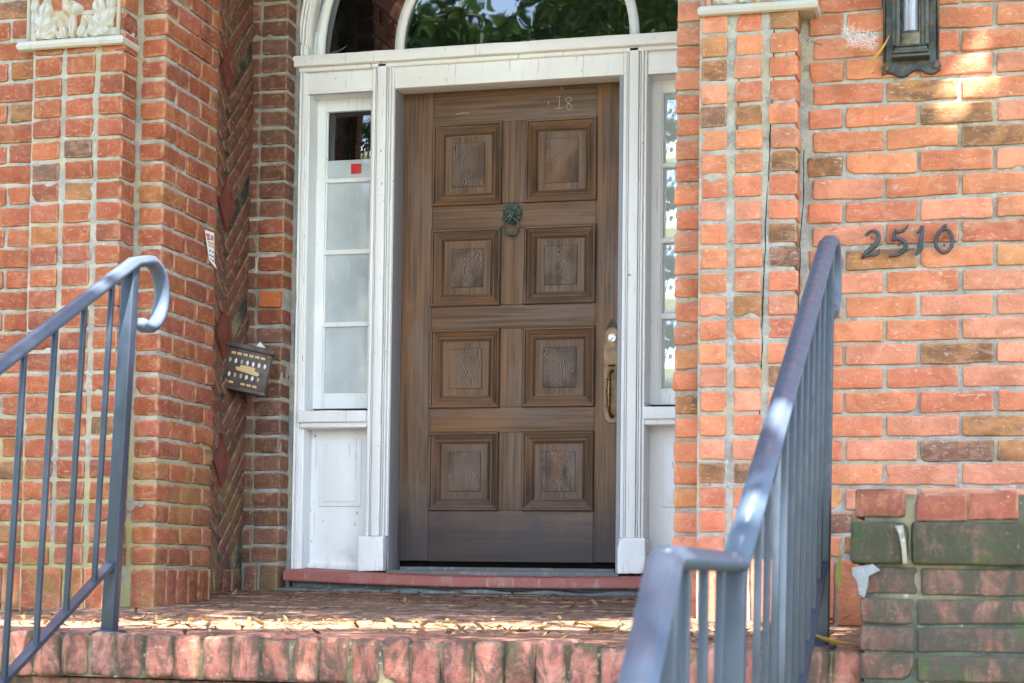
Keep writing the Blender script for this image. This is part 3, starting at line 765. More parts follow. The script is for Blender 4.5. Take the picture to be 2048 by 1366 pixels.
# ------------------------------------------------------------------ the door
D = thing('front_door', 'weathered brown wooden front door with eight raised square panels', 'door', (XCEN, YD, ZD0))
cols_ = [(862, 1003), (1047, 1194)]
def px_(x, y): return P(x, y, YD)
rowsP = [(242, 408), (455, 611), (657, 816), (864, 1023)]
pan = []
xls = (P(861, 640, YD).x, P(1001, 640, YD).x, P(1047, 640, YD).x, P(1191, 640, YD).x)
for (t_, b_) in rowsP:
    zt_, zb_ = P(1024, t_-1, YD).z, P(1024, b_-1, YD).z
    pan.append(((xls[0], xls[1]), zb_, zt_)); pan.append(((xls[2], xls[3]), zb_, zt_))
m = MB(); th = .045
m.box((XD0, YD, ZD0), (xls[0]+.002, YD+th, ZD1), .002); m.box((xls[3]-.002, YD, ZD0), (XD1, YD+th, ZD1), .002)
zb_prev = ZD0
rails = [(ZD0, pan[6][1])]+[(pan[2*i+2][2], pan[2*i][1]) for i in (2, 1, 0)]+[(pan[0][2], ZD1)]
for (a, b) in rails: m.box((xls[0]+.003, YD+.0008, a-.002), (xls[3]-.003, YD+th, b+.002), .0015, 1)
for i in range(4):
    m.box((xls[1]-.002, YD-.0003, pan[2*i][1]+.003), (xls[2]+.002, YD+th-.001, pan[2*i][2]-.003), .0015)
m.build('door_leaf', [M_woodv, M_woodh], D)
prof = [(-.0015, .0015), (.000, -.001), (.0008, .010), (.005, .014), (.011, .013), (.0125, .003), (.0145, .003), (.015, .007), (.020, .0045), (.034, -.006), (.038, -.005), (.041, -.007), (.048, -.013), (.0485, -.021), (.052, -.021), (.0525, -.017), (.056, -.017)]
prof2 = [(.056, -.017), (.0835, -.0165), (.084, -.019), (.0848, -.019), (.0852, -.014), (.086, -.013)]
for (xs_, z0, z1) in pan:
    x0, x1 = xs_; cx, cz = (x0+x1)/2, (z0+z1)/2; pc = Vector((cx, YD, cz))
    root = None
    def rings(m, prof, fill=False, mis=(0, 1)):
        n = len(prof)
        for sidx in range(4):
            V = []
            for (ins, o) in prof:
                q = [(x0+ins, z0+ins), (x1-ins, z0+ins), (x1-ins, z1-ins), (x0+ins, z1-ins)]
                p0, p1 = q[sidx], q[(sidx+1) % 4]; V += [(p0[0]-cx, -o, p0[1]-cz), (p1[0]-cx, -o, p1[1]-cz)]
            m.add(V, [(2*k, 2*k+1, 2*k+3, 2*k+2) for k in range(n-1)], mis[sidx % 2], smooth=False)
    m = MB(); rings(m, prof, mis=(1, 0)); 
    mo = m.build('panel', [M_mould, M_woodh], D); mo.location = pc-D.location
    m = MB(); rings(m, prof2, mis=(0, 0)); ins = .086; o = -.013
    V = [(x0+ins-cx, -o, z0+ins-cz), (x1-ins-cx, -o, z0+ins-cz), (x1-ins-cx, -o, z1-ins-cz), (x0+ins-cx, -o, z1-ins-cz)]
    m.add(V, [(0, 1, 2, 3)], 1, smooth=False)
    fo = m.build('raised_field', [M_woodv, M_flame], mo); fo.location = (0, 0, 0)
# chalked "18" and faint rubbed marks
m = MB()
def stroke(m, pts, Y, w_=.003, th_=.001, conv=None, mi=0):
    """flat ribbon along pts given in photo pixels; pts: (px, py[, halfwidth_m])"""
    Q = []
    for p in pts:
        v = P(p[0], p[1], Y); Q.append((v.x, v.z, p[2] if len(p) > 2 else w_))
    n = len(Q); V = []
    for i in range(n):
        a, b = Q[max(i-1, 0)], Q[min(i+1, n-1)]; dx, dz = b[0]-a[0], b[1]-a[1]; L = math.hypot(dx, dz) or 1; nx, nz = -dz/L, dx/L; x, z, h = Q[i]
        for sx, yy, kk in ((1, Y+th_, 1), (1, Y+th_*.3, 1), (.55, Y, 1), (-.55, Y, 1), (-1, Y+th_*.3, 1), (-1, Y+th_, 1)): V.append((x+nx*h*sx, yy, z+nz*h*sx))
    F = [(i*6+k, i*6+(k+1) % 6, (i+1)*6+(k+1) % 6, (i+1)*6+k) for i in range(n-1) for k in range(6)]+[tuple(range(6)), tuple((n-1)*6+k for k in range(6))[::-1]]
    m.add(V, F, mi, smooth=False)
yk = YD-.0006
stroke(m, [(1113, 195), (1119, 191), (1118, 216)], yk, .0013, .0008); stroke(m, [(1110, 217), (1125, 216)], yk, .0012, .0008)
th8 = [(1144, 196), (1136, 194), (1131, 199), (1135, 205), (1143, 210), (1144, 217), (1137, 219), (1132, 215), (1136, 207), (1144, 198)]
m.build('chalk_numeral', M_chalk, D); m = MB(); stroke(m, th8, yk, .0012, .0008)
m.build('chalk_numeral', M_chalk, D); m = MB(); stroke(m, [(912, 229), (925, 226), (938, 226)], yk, .0012, .0008); m.build('chalk_mark', M_chalk, D); m = MB(); stroke(m, [(1096, 202), (1098, 210)], yk, .001, .0008); m.build('chalk_mark', M_chalk, D); m = MB(); stroke(m, [(1124, 172), (1121, 176), (1127, 180)], yk, .0014, .0008)
m.build('chalk_mark', M_chalk, D)
# knocker
kc = P(1025, 430, YD)
m = MB()
m.lathe((kc.x, YD, kc.z), [(.040, 0), (.041, -.006), (.036, -.012), (.0, -.013)], 'Y', 24)
for i in range(22):
    a = 2*math.pi*i/22; r_ = .032+random.uniform(-.003, .004); m.blob((kc.x+r_*math.sin(a)*.95, YD-.011-random.random()*.005, kc.z+.004+r_*math.cos(a)*1.15), (.0055, .009, random.uniform(.010, .017)), Matrix.Rotation(a+random.uniform(-.2, .8), 3, 'Y'), nu=8, nv=6)
for i in range(15):
    a = 2*math.pi*i/15; m.blob((kc.x+.022*math.sin(a), YD-.019, kc.z+.006+.025*math.cos(a)), (.0045, .007, random.uniform(.008, .013)), Matrix.Rotation(a-random.uniform(-.2, .9), 3, 'Y'), nu=8, nv=6)
m.blob((kc.x, YD-.022, kc.z), (.020, .016, .026)); m.blob((kc.x, YD-.036, kc.z-.010), (.010, .012, .012)); m.blob((kc.x, YD-.034, kc.z+.003), (.006, .010, .014))
for sg in (-1, 1):
    m.blob((kc.x+sg*.010, YD-.034, kc.z+.006), (.004, .004, .003)); m.blob((kc.x+sg*.007, YD-.040, kc.z-.017), (.008, .008, .007)); m.blob((kc.x+sg*.018, YD-.022, kc.z+.024), (.006, .006, .007))
m.blob((kc.x, YD-.032, kc.z-.028), (.009, .012, .008))
K = m.build('knocker', M_patina, D); tag(K, 'green bronze lion head door knocker')
m = MB(); rc = (kc.x, YD-.026, kc.z-.054); rr_ = .034
pts = [(rc[0]+rr_*math.sin(2*math.pi*i/28), rc[1]+.008*math.cos(2*math.pi*i/28)*-1, rc[2]+rr_*math.cos(2*math.pi*i/28)*1.05) for i in range(29)]
m.tube(pts, [.0042+.0022*max(0, -math.cos(2*math.pi*i/28)) for i in range(29)], 8, cap=False); m.blob((rc[0], rc[1], rc[2]-rr_*1.05), (.010, .007, .006)); m.build('knocker_ring', M_patina, K)
# handle set
def rpoly(cx, cz, hw, hh, n=10):
    # plate with lobed round ends and small shoulders
    pts = []
    r_ = hw*.86; s_ = hh-r_
    for i in range(n+1): a = math.pi*i/n; pts.append((cx+r_*math.cos(a), cz+s_+r_*math.sin(a)))
    pts += [(cx-hw, cz+s_-.006), (cx-hw, cz-s_+.006)]
    for i in range(n+1): a = math.pi+math.pi*i/n; pts.append((cx+r_*math.cos(a), cz-s_+r_*math.sin(a)))
    pts += [(cx+hw, cz-s_+.006), (cx+hw, cz+s_-.006)]
    return pts
a, b = P(1208, 655, YD), P(1241, 848, YD); hx, hz = (a.x+b.x)/2, (a.z+b.z)/2; hw_, hh_ = (b.x-a.x)/2, (a.z-b.z)/2
m = MB(); m.plate(rpoly(hx, hz, hw_, hh_), YD-.005, YD+.001, bev=.03); HP = m.build('handle_plate', M_brass, D)
m = MB(); ck = P(1225, 676, YD); m.lathe((ck.x, YD-.005, ck.z), [(.0185, 0), (.0185, -.004), (.0165, -.007), (.0155, -.006), (.0, -.006)], 'Y', 24); m.build('lock_cylinder', M_chrome, HP)
m = MB(); m.box((ck.x-.002, YD-.0125, ck.z-.008), (ck.x+.002, YD-.0105, ck.z+.001), .0004); m.blob((ck.x, YD-.0115, ck.z-.001), (.004, .001, .004)); m.build('keyhole', M_dark, HP)
m = MB(); z_t, z_b = P(1224, 742, YD).z, P(1224, 833, YD).z; H_ = z_t-z_b
pts = [(hx+.002, YD-.004, z_t), (hx, YD-.030, z_t-.004), (hx-.003, YD-.045, z_t-.022), (hx-.004, YD-.047, z_t-H_*.33), (hx-.005, YD-.048, z_t-H_*.47), (hx-.005, YD-.048, z_t-H_*.53), (hx-.004, YD-.047, z_t-H_*.67), (hx-.003, YD-.045, z_b+.024), (hx, YD-.030, z_b+.004), (hx+.002, YD-.004, z_b)]
m.tube(pts, [.008, .007, .0065, .0085, .0105, .0105, .0085, .0065, .007, .009], 12)
for q in (.45, .55, .20, .80): m.lathe((hx-.0045, YD-.0475, z_t-H_*q), [(.009, -.003), (.012, 0), (.009, .003)], 'Z', 14)
m.build('pull_handle', M_brassd, HP)
m = MB(); tp = P(1224, 731, YD); m.blob((tp.x, YD-.008, tp.z), (.016, .016, .005)); m.build('thumb_latch', M_brassd, HP)
# dark chevron scar above plate
m = MB(); s0, s1, s2 = P(1212, 655, YD), P(1225, 636, YD), P(1239, 655, YD)
m.plate([(s0.x, s0.z-.012), (s2.x, s2.z-.012), (s2.x, s2.z), (s1.x, s1.z), (s0.x, s0.z)], YD-.0012, YD+.002); m.build('plate_scar', mk_wood('dark_scar_wood', dark=(.03, .02, .015), light=(.06, .035, .025)), D)
# black sheet standing for the unlit hall behind the door gap and glass
m = MB(); m.box((XCEN-1.2, 7.36, -.3), (XCEN+1.2, 7.42, ZTOP+1.2)); tag(m.build('hallway', M_dark), 'black sheet standing for the unlit hallway, seen as a gap under the door', 'hallway')

# ------------------------------------------------------------------ sill and threshold
S = thing('door_sill', 'red painted bowed wooden door sill with grey threshold on top', 'door sill', (XCEN, YF, 0.1))
zs1, zs0_ = P(900, 1147, 7.05).z, P(900, 1168, 7.05).z
m = MB(); n = 30; xs0, xs1 = P(566, 1150, 7.07).x, mir(P(566, 1150, 7.07).x)
V = []
for i in range(n+1):
    t = i/n; x = xs0+(xs1-xs0)*t; sag = -.016*math.sin(math.pi*t)**.8+.006*(1-t); y = 7.075-.03*math.sin(math.pi*t)
    for yy, zz_ in ((y, zs0_), (y-.004, zs0_+.006), (y-.004, zs1-.006), (y+.004, zs1), (7.24, zs1+.014), (7.24, zs0_)): V.append((x, yy, zz_+sag+mnoise.noise(Vector((x*9, yy, zz_*20)))*.0015))
m.add(V, [(i*6+k, i*6+(k+1) % 6, (i+1)*6+(k+1) % 6, (i+1)*6+k) for i in range(n) for k in range(6)]+[tuple(range(6)), tuple(n*6+k for k in range(6))[::-1]], smooth=False)
m.build('sill_board', M_redsill, S)
m = MB(); m.box((xb_-.002, YF-.02, zs1-.03), (mir(xb_)+.002, YD+.055, ZB+.006), .004, amp=.001, step=.05)
m.box((XD0+.02, YD-.03, ZB+.002), (XD1-.02, YD+.055, ZB+.020), .004, amp=.001, step=.05); m.build('threshold', mk_paint('worn_grey_paint', (.13, .125, .125), .6, .6), S)
m = MB(); m.box((xs0+.02, 7.12, -.02), (xs1, 7.26, zs0_+.004), .004, amp=.003, step=.04); m.box((xs0-.01, 7.02, .055), (xs1, 7.13, .088), .01, amp=.005, step=.03)
m.build('sill_footing', M_bluegrey, S)

# ------------------------------------------------------------------ porch floor, coping, steps
XP0, XP1 = -5.0, 1.4; YE = 3.95
m = MB(); yy = YE+.2; r_ = 0
while yy < 6.9:
    x = XP0+random.uniform(0, .2)
    while x < XP1:
        L = .225; c, bb = pick([((.19, .095, .065), 3), ((.17, .085, .055), 2), ((.21, .11, .07), 2)], .03)
        m.box((x+.004, yy+.004, -.06), (x+L-.004, yy+.106, .0+random.gauss(0, .0012)), .006, 0, c=c, burn=bb); x += L
    yy += .11; r_ += 1
m.box((XP0, YE+.1, -.3), (XP1, 7.3, -.006), .001, 1)
tag(m.build('porch_floor', [M_pave, M_mortd]), 'worn brick porch floor', None, None, 'structure')
LD = MB(); lx0 = XH-.3; nrow = 15; LY0, LY1, LZ = 5.45, 7.14, .082
def fz(y): return 0 if y < LY0 else LZ*(y-LY0)/(LY1-LY0)
for r_ in range(nrow):
    y0_ = LY0+(LY1-LY0)*r_/nrow; y1_ = LY0+(LY1-LY0)*(r_+1)/nrow; x = lx0+random.uniform(0, .2)
    while x < XR+.1:
        c, bb = pick([((.13, .075, .05), 3), ((.11, .065, .045), 2), ((.15, .08, .052), 2)], 0)
        zz_ = fz((y0_+y1_)/2)+random.gauss(0, .0015)
        LD.box((x+.003, y0_+.003, zz_-.09), (x+.222, y1_-.003, zz_), .006, 0, Matrix.Rotation(LZ/(LY1-LY0), 3, 'X'), c=c, amp=.0008); x += .225
LD.add([(lx0, LY0, -.008), (XR+.1, LY0, -.008), (XR+.1, LY1, LZ-.008), (lx0, LY1, LZ-.008)], [(0, 1, 2, 3)], 1)
tag(LD.build('landing', [M_pave, M_mortd]), 'brown landing sloping up to the sill', None, None, 'structure')
EC = thing('porch_edge', 'stained pink brick rowlock coping along the front edge of the porch', 'coping', (-1.2, YE, 0))
m = MB(); x = XP0
while x < XP1:
    w_ = .0745+random.uniform(-.003, .003); c, bb = pick([((.46, .17, .135), 3), ((.42, .145, .11), 2), ((.40, .18, .15), 1)], 0)
    m.box((x+.0018, YE+random.gauss(0, .0025), -.104+random.gauss(0, .0015)), (x+w_-.0018, YE+.21, .004+random.gauss(0, .0015)), .014, 0, tilt(.008), amp=.0017, c=c, burn=bb, step=.022, chips=2); x += w_
m.build('coping_bricks', M_cope, EC)
m = MB(); m.grid((XP0, YE+.010, -.103), (XP1-XP0, 0, 0), (0, 0, .100), 200, 4, .004); m.grid((XP0, YE+.010, -.003), (XP1-XP0, 0, 0), (0, .2, 0), 200, 6, .003); m.build('mortar', M_mortd, EC)
# stairs
m = MB(); xs_a, xs_b = -2.25, -.235
def step_(y1, y0, ztop, mi=0): m.box((xs_a, y0, -1.6), (xs_b, y1, ztop), .012, mi, amp=.002, step=.08, c=(.28, .11, .08))
m.box((XP0, YE+.03, -1.6), (XP1, YE+.14, -.108), .003, 0, c=(.24, .10, .07))
ys = YE+.05; z = -.16
for i in range(5): step_(ys, ys-.30, z); ys -= .30; z -= .16
ys2 = ys-.75; step_(ys, ys2, z+.16-.001)
z = z; ys = ys2
for i in range(4):
    step_(ys, ys-.30, z); ys -= .30; z -= .16
tag(m.build('steps', M_cope), 'brick steps', None, None, 'structure')

# ------------------------------------------------------------------ low brick wall on the right
YK = 3.86
kx0 = P(1704, 1000, YK).x; kz1 = P(1800, 977, YK).z
KW = thing('low_wall', 'mossy low brick wall with broken corner beside the right stair railing', 'low wall', (kx0+.5, YK, 0))
m = MB(); z = kz1; hcop = .068; x = kx0; KS = .74
while x < 1.4:
    w_ = .117; c, bb = pick([((.29, .085, .058), 3), ((.25, .08, .055), 2)], 0)
    m.box((x+.005, YK, z-hcop+.006), (x+w_-.005, YW-.09, z), .007, 0, tilt(.004), amp=.0010, c=c, step=.03, chips=1); x += w_
m.build('coping', mk_brick('coping_red', grime=.30, lo=.60, sm=.3), KW)
z -= hcop; m = MB(); x = kx0-.009; ws = [.127, .30, .19, .24, .22, .24, .2, .2]
for i, w_ in enumerate(ws):
    m.box((x+.004, YK-.014, z-.094), (x+w_-.004, YK+.3, z-.004), .009, 0, tilt(.012) if i == 0 else tilt(.004), amp=.0020, c=(.13, .09, .065), step=.02, chips=6); x += w_
m.build('mossy_course', mk_brick('brick_green_moss', grime=.7, gcol=(.040, .048, .030), lo=.38, sm=.4), KW)
z -= .097; m = MB(); k = 0
while z > -1.6:
    x = kx0+.015 if k else kx0+.022; first = True
    h_ = .0605 if k else .064
    while x < 1.4:
        w_ = .118 if first else random.uniform(.225, .26)
        c, bb = pick([((.19, .095, .075), 3), ((.17, .09, .075), 2), ((.21, .09, .07), 2)], .0)
        m.box((x+.0030, YK+.003+random.gauss(0, .0015), z-h_+.004), (x+w_-.0030, YK+.3, z-.0025), .006, 0, tilt(.006), amp=.0013, c=c, burn=bb, step=.022, chips=2); x += w_; first = False
    z -= h_; k += 1
m.build('brickwork', M_lower, KW)
m = MB(); m.box((kx0+.026, YK+.011, -1.6), (1.5, YW-.1, kz1-.012), .001); m.build('mortar', mk_mortar('grey_green_mortar', (.085, .095, .085), .1), KW)
# broken white mortar patch
m = MB(); pts = [(1703, 1135), (1745, 1128), (1760, 1140), (1737, 1152), (1735, 1172), (1728, 1196), (1718, 1190), (1714, 1165), (1704, 1150)]
q = [P(a, b, YK-.012) for a, b in pts]; m.plate([(v.x, v.z) for v in q], YK-.010, YK+.012, bev=.06)
q = [P(a, b, YK-.020) for a, b in [(1790, 1052), (1806, 1050), (1812, 1090), (1815, 1127), (1806, 1128), (1803, 1095), (1797, 1066)]]; m.plate([(v.x, v.z) for v in q], YK-.024, YK, bev=.06)
m.build('mortar_patch', mk_mortar('white_patch_mortar', (.24, .25, .26)), KW)

# ------------------------------------------------------------------ railings
def railing(xr_px, top_py, Yp, label, shear_k, S1=.555, S2=.66):
    pt = P(xr_px, top_py, Yp); X = pt.x; zt = pt.z
    T = thing('stair_railing', label, 'railing', (X, Yp, 0), 'wrought metal stair railings')
    sh = (lambda V: np.stack([V[:, 0]+shear_k*(V[:, 2]-zt), V[:, 1], V[:, 2]], 1)) if shear_k else None
    F1, LV = 1.55, .60
    zA = zt-S1*F1; yA = Yp-F1; yB = yA-LV
    path = []
    F2 = 1.3
    for i in range(7): t = 1-i/6; path.append((X, yB-F2*t, zA-S2*F2*t))
    lower = path[:]
    lvl = [(X, yB, zA), (X, yB+.02, zA+.004), (X, yA-.02, zA+.004), (X, yA, zA)]
    up_ = [(X, yA+F1*t, zA+S1*F1*t) for t in (0, .25, .5, .75, .93)]
    arc = []
    rr = .082; cy, cz = Yp+.10, zt-.062
    for i in range(13):
        a = R(125-i*20); arc.append((X, cy+rr*1.0*math.cos(a), cz+rr*1.05*math.sin(a)))
    full_up = up_+[(X, Yp+.01, zt+.004)]+arc[1:]
    prof = [(-.020, -.004), (-.021, .004), (-.017, .010), (-.006, .014), (.006, .014), (.017, .010), (.021, .004), (.020, -.004), (.012, -.008), (.011, -.013), (-.011, -.013), (-.012, -.008)]
    for nm, pp in (('handrail', lower), ('handrail', lvl), ('handrail', full_up)):
        m = MB(); m.sweep(pp, prof, (-1, 0, 0)); m.build(nm, M_rail, T, sh)
    brl = .0064; zl_p = P(245 if xr_px < 900 else 1640, 1121, Yp).z  # lower rail height at the post
    def bar(y, ztop, zbot, hw_, nm='baluster'):
        m = MB(); m.box((X-hw_, y-hw_, zbot), (X+hw_, y+hw_, ztop), .0025); m.build(nm, M_bar, T, sh)
    gap = zt-zl_p
    bar(Yp, zt-.006, 0.0, .0165, 'post')
    m = MB(); m.box((X-.032, Yp-.03, .0), (X+.032, Yp+.03, .008), .003); m.build('post_foot', M_bar, T, sh)
    nb = int(F1/.13)
    for i in range(1, nb): t = i*.13-.035; bar(Yp-t, zt-S1*t-.01, zl_p-S1*t-.0, brl)
    bar(yA, zA-.008, zA-1.0, .0165, 'post')
    for i in range(1, 4): t = LV*i/4; bar(yA-t, zA-.008, zA-gap, brl)
    bar(yB, zA-.008, zA-1.0, .0165, 'post')
    for i in range(1, 9): t = i*.13; bar(yB-t, zA-S2*t-.01, zA-gap-S2*t, brl)
    bar(yB-F2, zA-S2*F2-.008, zA-S2*F2-.95, .0165, 'post')
    pr = [(-.013, -.006), (-.013, .006), (.013, .006), (.013, -.006)]
    for pp in ([(X, Yp, zl_p), (X, yA, zl_p-S1*F1)], [(X, yA, zA-gap), (X, yB, zA-gap)], [(X, yB, zA-gap), (X, yB-F2, zA-gap-S2*F2)]):
        m = MB(); m.sweep(pp, pr, (-1, 0, 0), smooth=False); m.build('lower_rail', M_bar, T, sh)
    return T
railing(263, 527, 4.02, 'slate blue metal stair railing at the left with curled end', .040)
railing(1655, 487, 4.08, 'slate blue metal stair railing at the right, stepping down close to the camera', .012, .482, .86)

# ------------------------------------------------------------------ house numbers
def zn(pts): return [(1680+a/7.877, 420+b/7.877, h/7.877*.00185) for a, b, h in pts]
yn = YW-.022
digits = {
 '2': [[(405, 405, 16), (430, 360, 20), (480, 325, 18), (535, 322, 22), (590, 355, 27), (612, 415, 30), (598, 480, 32), (550, 555, 34), (470, 620, 30), (400, 680, 26), (345, 758, 22)],
       [(345, 758, 16), (400, 720, 18), (470, 700, 19), (540, 705, 20), (595, 680, 19), (625, 610, 10)]],
 '5': [[(872, 305, 14), (852, 390, 20), (826, 488, 16)], [(860, 318, 14), (920, 345, 20), (985, 325, 22), (1040, 280, 16), (1080, 232, 7)],
       [(826, 478, 14), (880, 445, 20), (945, 450, 26), (1010, 490, 32), (1040, 555, 34), (1010, 625, 30), (945, 685, 22), (870, 712, 18), (770, 716, 18)]],
 '1': [[(1208, 362, 14), (1250, 325, 18), (1285, 258, 16)], [(1294, 244, 24), (1292, 330, 24), (1280, 430, 26), (1272, 510, 34), (1268, 570, 44), (1245, 625, 34), (1215, 672, 22), (1185, 712, 16)]],
 '0': [[(1672, 222, 14), (1625, 262, 20), (1572, 330, 24), (1525, 420, 26), (1505, 505, 28), (1522, 580, 27), (1570, 640, 25), (1635, 668, 25), (1705, 640, 25), (1755, 570, 26), (1772, 480, 27), (1755, 390, 24), (1710, 315, 22), (1660, 290, 22), (1605, 310, 18)]]}
words = {'2': 'leftmost', '5': 'second', '1': 'third', '0': 'rightmost'}
for d_, st in digits.items():
    m = MB()
    for s_ in st: stroke(m, zn(s_), yn, th_=.010)
    p = P(1680+sum(a for a, b, h in st[-1])/len(st[-1])/7.877, 480, yn)
    for dz in (.025, -.03): m.tube([(p.x, yn+.005, p.z+dz*.4), (p.x, YW+.01, p.z+dz*.4)], .002, 6)
    tag(m.build('house_numeral', M_num), 'dark metal house numeral %s, %s of the four on the brick wall' % (d_, words[d_]), 'house number', 'house numerals on the brick wall')

# ------------------------------------------------------------------ wall lantern
lc = P(1822, 60, YW-.02); lx = lc.x; zb = P(1820, 152, YW-.02).z
LN = thing('wall_lantern', 'old bronze wall lantern with scalloped backplate high on the right wall', 'wall lamp', (lx, YW, zb))
hw_ = (P(1880, 60, YW-.02).x-P(1766, 60, YW-.02).x)/2
m = MB(); ht = .62; poly = []
for i in range(13):
    t = i/12; x = -hw_*1.02+2*hw_*1.02*t; poly.append((lx+x, zb+.010+.010*math.sin(t*math.pi*4+.3)-.004*math.cos(t*math.pi)))
poly += [(lx+hw_*1.06, zb+.035), (lx+hw_*.97, zb+.045), (lx+hw_*.95, zb+ht-.03), (lx+hw_*.5, zb+ht), (lx-hw_*.5, zb+ht), (lx-hw_*.95, zb+ht-.03), (lx-hw_*.97, zb+.045), (lx-hw_*1.06, zb+.035)]
m.plate(poly, YW-.018, YW-.001, bev=.02)
for sg in (-1, 1): m.tube([(lx+sg*hw_*.93, YW-.018, zb+.05), (lx+sg*hw_*.93, YW-.018, zb+ht-.04)], .005, 8)
BP = m.build('backplate', M_iron, LN)
for sg in (-1, 1):
    m = MB(); m.blob((lx+sg*hw_*.86, YW-.022, zb+.030), (.011, .007, .011)); m.build('rivet', mk_metal('rust_rivet', (.11, .065, .05), .6), LN)
m = MB(); z0 = zb+.052; bwid = hw_*.66
for i_, (ww, dd, a, b) in enumerate(((bwid, .052, 0, .012), (bwid*.93, .06, .011, .022), (bwid*.86, .052, .021, .034), (bwid*.78, .058, .033, .040))):
    m.box((lx-ww, YW-dd-.015, z0+a), (lx+ww, YW-.015, z0+b), .003)
for sg in (-1, 1):
    m.box((lx+sg*bwid*.76-.012, YW-.075, z0+.036), (lx+sg*bwid*.76+.012, YW-.02, z0+.5), .003)
    for i in range(52): m.blob((lx+sg*bwid*.76, YW-.077, z0+.042+i*.0088), (.0045, .004, .0036), nu=6, nv=4)
m.box((lx-bwid, YW-.09, z0+.49), (lx+bwid, YW-.015, z0+.52), .004)
m.build('lantern_housing', M_iron, LN)
m = MB(); m.box((lx-bwid*.62, YW-.045, z0+.04), (lx+bwid*.62, YW-.02, z0+.49), .002); m.build('lantern_back', mk_metal('dark_inner_metal', (.08, .07, .055), .25, .7), LN)
m = MB(); gx = bwid*.60; n_ = 10
for i in range(n_):
    pass
V = []
for zz in (z0+.085, z0+.48):
    for i in range(n_+1):
        a = math.pi*i/n_; V.append((lx-gx*.75*math.cos(a), YW-.045-.028*math.sin(a), zz))
m.add(V, [(i, i+1, n_+2+i, n_+1+i) for i in range(n_)]); 
mg = mat('cracked_lamp_glass', .05, 1.0, base=(.5, .5, .55)); mg.node_tree.nodes['Principled BSDF'].inputs['Transmission Weight'].default_value = .6
m.build('lantern_glass', mg, LN)
m = MB(); m.lathe((lx, YW-.05, z0+.10), [(.0, 0), (.014, .0), (.016, .05), (.022, .075), (.024, .1), (.014, .13), (0, .14)], 'Z', 14); m.build('lamp_bulb', mat('frosted_bulb', .3, .5, base=(.35, .33, .3)), LN)

# ------------------------------------------------------------------ letterbox
bc = P(490, 737, 6.86); bx_, bz_ = bc.x, bc.z
LB = thing('letterbox', 'brown metal letterbox with tan and white cutout motifs hanging crooked on the column', 'letterbox', (bx_, 6.86, bz_-.1))
rotb = Matrix.Rotation(R(20), 3, 'Z') @ Matrix.Rotation(R(11), 3, 'Y')
def lbT(V): 
    q = (V-np.array([bx_, 6.86, bz_]))@np.array(rotb).T; return q+np.array([bx_, 6.86, bz_])
W2, H2 = .100, .093
m = MB(); m.box((bx_-W2, 6.86, bz_-H2), (bx_+W2, 6.93, bz_+H2), .004); m.box((bx_-W2-.004, 6.853, bz_-H2-.006), (bx_+W2+.004, 6.93, bz_-H2+.012), .004); m.build('box_body', M_box, LB, lbT)
m = MB(); m.box((bx_-W2-.005, 6.850, bz_+H2-.016), (bx_+W2+.005, 6.96, bz_+H2+.008), .003); m.build('box_lid', M_box, LB, lbT)
m = MB(); m.box((bx_-W2*.4, 6.925, bz_-H2*.7), (bx_+W2*.5, 7.09, bz_+H2*.7), .003); m.build('bracket', M_box, LB, lbT)
m = MB(); yf = 6.8575
def zb2(a, b):      # coordinates of the letterbox detail, in its own frame (0..1 across and down)
    return bx_-W2+2*W2*a, bz_+H2-2*H2*b
for i in range(6): x, z = zb2(.20+i*.125, .20); m.box((x-.0095, yf, z-.0055), (x+.0095, 6.862, z+.0055), .002, 0)
for i in range(5):
    if i == 2: pass
for i, a in enumerate((.15, .27, .52, .645, .77)): x, z = zb2(a, .86); m.box((x-.0095, yf, z-.005), (x+.0095, 6.862, z+.005), .002, 0)
for i in range(7): x, z = zb2(.16+i*.122, .37); m.blob((x, yf+.002, z), (.0058, .003, .0105), nu=8, nv=6, mi=1 if i not in (0, 2) else 2)
for i in range(6): x, z = zb2(.20+i*.122, .69); m.blob((x, yf+.002, z), (.0058, .003, .0105), nu=8, nv=6, mi=1 if i in (0, 3, 4) else 2)
poly = [zb2(*p) for p in ((.30, .50), (.39, .49), (.40, .44), (.70, .44), (.71, .52), (.80, .54), (.81, .59), (.78, .62), (.33, .57))]
m.plate(poly[::-1], yf-.001, 6.862); m.build('motif', [M_tan, M_white, mat('pale_olive_enamel', .5, base=(.45, .40, .25))], LB, lbT)
m = MB(); q = [P(a_, b_, 6.875) for a_, b_ in ((503, 716), (505, 694), (517, 683), (534, 702), (534, 716))]; m.plate([(v.x, v.z) for v in q], 6.893, 6.896)
tag(m.build('envelope', M_white), 'white envelope corner poking out of the brown letterbox', 'envelope')

